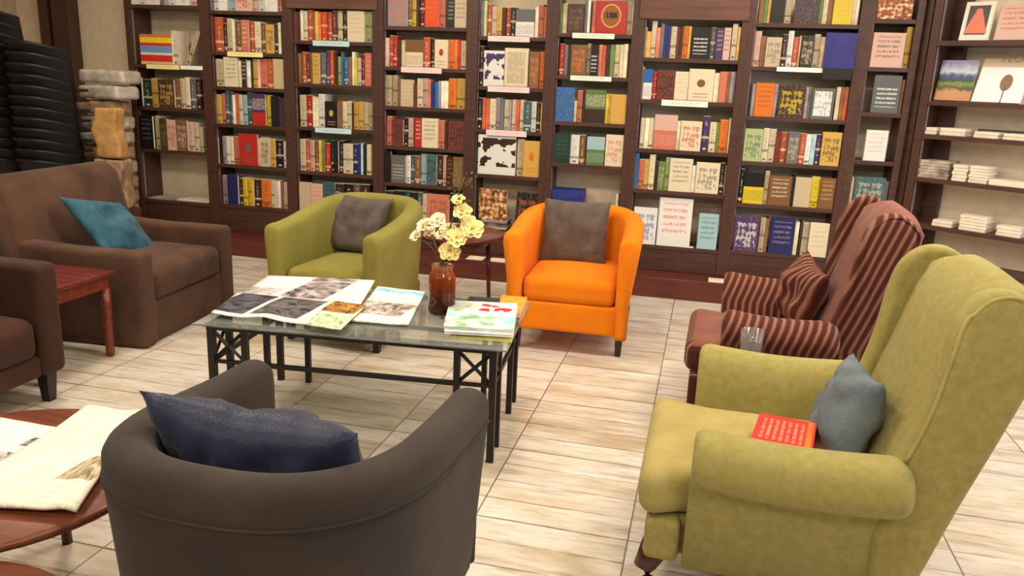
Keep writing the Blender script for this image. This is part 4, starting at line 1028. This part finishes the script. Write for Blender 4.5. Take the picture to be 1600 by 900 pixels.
for a_ in (20, 110, 200, 290):
    x, y = .30*math.cos(math.radians(a_)), .30*math.sin(math.radians(a_))
    link('leg', tube([(x*1.1, y*1.1, 0), (x, y, .407)], [.016, .022], 8), M['darkleg'], t)
t = thing('low_stool', 'brown wooden round stool cut off at the bottom left corner', 'stool', (-1.42, .95, 0))
link('seat', lathe([(.33, .365), (.345, .37), (.35, .38), (.345, .39), (.338, .395)], 48), M['walnut'], t)
for a_ in (60, 180, 300):
    x, y = .24*math.cos(math.radians(a_)), .24*math.sin(math.radians(a_))
    link('leg', tube([(x*1.1, y*1.1, 0), (x, y, .367)], [.016, .022], 8), M['darkleg'], t)
Z = .436
sheet('newspaper', 'newspaper with small photographs at the left edge of the round wooden table', news_mat('news_e', (238, 234, 228), [(.55, .85, .55, .75, (80, 76, 80), (200, 196, 196)), (.15, .4, .3, .5, (130, 80, 80), (200, 180, 180)), (.5, .72, .25, .42, (90, 86, 90), (206, 200, 200))], rows=26, lines=.3),
      zc([(-60, 740), (40, 750), (100, 672), (0, 655)], Z), Z, wavy=.004, seed=3)
sheet('newspaper', 'large folded cream newspaper draped toward the charcoal tub chair', news_mat('news_f', (240, 232, 212), [(.62, .86, .28, .50, (110, 92, 64), (214, 200, 170))], (150, 140, 126), 3, 24, seed=2, lines=.3),
      zc([(-90, 790), (120, 806), (228, 652), (138, 640)], Z+.010), Z+.010, wavy=.010, seed=8, th=.010, n=22, zfun=lambda u, v: .010*math.exp(-((u-.9)/.1)**2))

# tumbler on a small table behind the green chair's arm
t = thing('end_table', 'small wooden table hidden between the two wing chairs', 'table', (.40, 3.04, 0))
link('tabletop', bev(box(-.24, .22, -.15, .15, .455, .475), .005), M['walnut'], t, False)
for sx in (-.22, .20):
    for sy in (-.13, .13): link('leg', box(sx-.012, sx+.012, sy-.012, sy+.012, 0, .456), M['walnut'], t, False)
gl = NT('clear_glass', .02, .5); gl.col((.30, .28, .27, 1)); gl.b.inputs['Alpha'].default_value = .28
p = on_z(1169, 548, .476)
tag(link('tumbler', lathe([(.030, 0), (.040, .004), (.046, .115), (.044, .115), (.038, .012), (.010, .010)], 24), gl.m, None, True, (.235, 3.135, .476)), 'clear glass tumbler standing on the small table between wing chairs', 'glass')

# book and papers on the green chair seat
def redbook_mat():
    t = NT('red_lettered_cover', .35, .5); g = t.sep('Generated'); X, Y = g[0], g[1]
    ln = t.math('GREATER_THAN', t.math('SINE', t.math('MULTIPLY', X, 58)), .0)
    lt = t.math('GREATER_THAN', t.noise(1, 1, 'Generated', (6, 26, 1)), .44)
    mk = t.math('MULTIPLY', t.math('MULTIPLY', ln, lt), t.math('MULTIPLY', t.band(X, .1, .9), t.band(Y, .14, .86)))
    c = t.mix(t.math('MULTIPLY', mk, .6), lin((236, 44, 44)), lin((250, 160, 120)))
    c = t.mix(t.band(X, .86, .96), c, lin((240, 120, 40))); return t.col(c)
def lying(name, label, m, x, y, z, w, d, th, rz, cat='book', tilt=0):
    bm = bmesh.new(); BX(bm, -w/2, w/2, -d/2, d/2, 0, .003, 0); BX(bm, -w/2+.003, w/2-.003, -d/2+.003, d/2-.003, .003, th-.003, 1); BX(bm, -w/2, w/2, -d/2, d/2, th-.003, th, 0)
    o = link(name, bm, [m, M['pages']], None, False, (x, y, z)); o.rotation_euler = (tilt, 0, rz); return tag(o, label, cat)
lying('book', 'brown-covered book lying beneath the red book on the green chair', plain('brown_cover', (120, 70, 40), .4), .325, 2.325, .462, .20, .25, .03, math.radians(-14))
lying('book', 'bright red book with pale lettering lying on the green chair seat', redbook_mat(), .30, 2.335, .493, .17, .22, .028, math.radians(-10))

# ================================================================== BACK LEFT CORNER
def cafe_chair_parts(R):
    # stacking chair whose back faces the camera (-y)
    secs = []
    for k in range(25):
        a = -1+2*k/24; X_ = .145*math.sin(a*1.35)/math.sin(1.35); y = -.22+.30*abs(a)**2.6
        z1 = .80-.06*abs(a)**3; t = .0045
        fx_ = lambda z: X_*(1+.42*(z-.455)/.35)
        secs.append([(fx_(p[2]), p[1], p[2]) for p in [(0, y+.016, .455), (0, y-.030, .62), (0, y-.052, z1-.03), (0, y-.068, z1-.022), (0, y-.072, z1-.008), (0, y-.060, z1), (0, y-.048, z1-.004), (0, y-.048+t, z1-.03), (0, y-.030+t*2, .62), (0, y+.016+t*2, .455)]])
    link('backrest', loft(secs), M['blackplastic'], R)
    link('seat', xf(cush(.20, .28, .022, .010), TR(0, .12, .45)), M['blackplastic'], R)
    for sx in (-1, 1):
        for sy in (-1, 1):
            link('leg', tube([(sx*.06, .0+sy*.08, .44), (sx*.10, .0+sy*.16, 0)], .007, 6), M['blackplastic'], R)
proto = thing('stacking_chair', 'x', 'chair', (0, 0, 0)); cafe_chair_parts(proto)
def dup(root):
    r = root.copy(); COL.objects.link(r)
    for ch in list(root.children):
        c = ch.copy(); COL.objects.link(c); c.parent = r
    return r
first = True
PL = ['bottom', 'second', 'third', 'fourth', 'fifth', 'sixth', 'seventh', 'eighth', 'ninth', 'tenth', 'eleventh', 'topmost', 'thirteenth', 'fourteenth', 'topmost']
for sidx, (X, Yc, n, nm) in enumerate(((-5.27, 5.16, 15, 'left'), (-4.88, 5.18, 12, 'right'))):
    for k in range(n):
        o = proto if first else dup(proto); first = False
        o.location = (X+.004*math.sin(k*2), Yc, .0+k*.077); o.rotation_euler = (0, 0, math.radians(-8))
        tag(o, f'black plastic stacking chair, {PL[k]} of the {nm} stack behind the brown armchair' if not (n > 13 and k == 11) else f'black plastic stacking chair, twelfth of the {nm} stack behind the brown armchair', 'chair', f'{nm} stack of black chairs')
# paper bundles
zz = .0
bx0, bx1 = -4.60, -4.27
kinds = ['wrap']*5+['greywrap', 'wrap', 'greywrap', 'greywrap', 'wrap', 'plastic', 'plastic']
names = ['lowest', 'second', 'third', 'fourth', 'fifth', 'sixth', 'seventh', 'eighth', 'ninth', 'tenth', 'eleventh', 'topmost']
for k in range(12):
    h = .119
    bm = xf(cush(.34+(.06 if k > 9 else 0), .26, h-.012, .03, (.004, 0, 0), 6, .007, k), TR(0, 0, h/2))
    o = link('paper_bundle', bm, M[kinds[k]], None, True, (-4.86+.012*math.sin(k*1.9)+(.05 if k > 9 else 0), 5.72+.01*math.cos(k*2.3), .002+k*.122)); o.rotation_euler = (0, 0, .08*math.sin(k*3))
    tag(o, f'{dict(greywrap="grey", plastic="white plastic").get(kinds[k], "brown")} wrapped paper bundle, {names[k]} of the tower beside the leftmost bookcase', 'bundle', 'tower of wrapped paper bundles')
def bag(loc, w, d, h, label, m, seed, rz):
    bm = cush(w, d, h, .02, (0, 0, 0), 8, .02, seed)
    for v in bm.verts:
        k = v.co.z/h+.5; v.co.y *= 1-.5*max(0, k-.6); v.co.x += .01*math.sin(k*9)
    o = link('paper_bag', xf(bm, TR(0, 0, h/2)), m, None, True, (loc[0], loc[1], loc[2]+.008)); o.rotation_euler = (0, 0, rz); return tag(o, label, 'bag')
M['wall_ledge'] = M['shelf']
st = thing('low_cabinet', 'dark low cabinet carrying the brown paper bags beside the bundles', 'cabinet', (-4.45, 5.24, 0))
link('body', bev(box(-.14, .14, -.13, .13, 0, .42), .004), M['shelf'], st, False)
bag((-4.43, 5.24, .424), .22, .20, .37, 'crumpled pale brown paper bag below the taller bag', M['wrap'], 4, .2)
bag((-4.43, 5.24, .812), .18, .14, .36, 'tall brown paper bag standing above the crumpled one', M['paperbag'], 7, .15)
bpy.context.view_layer.update()
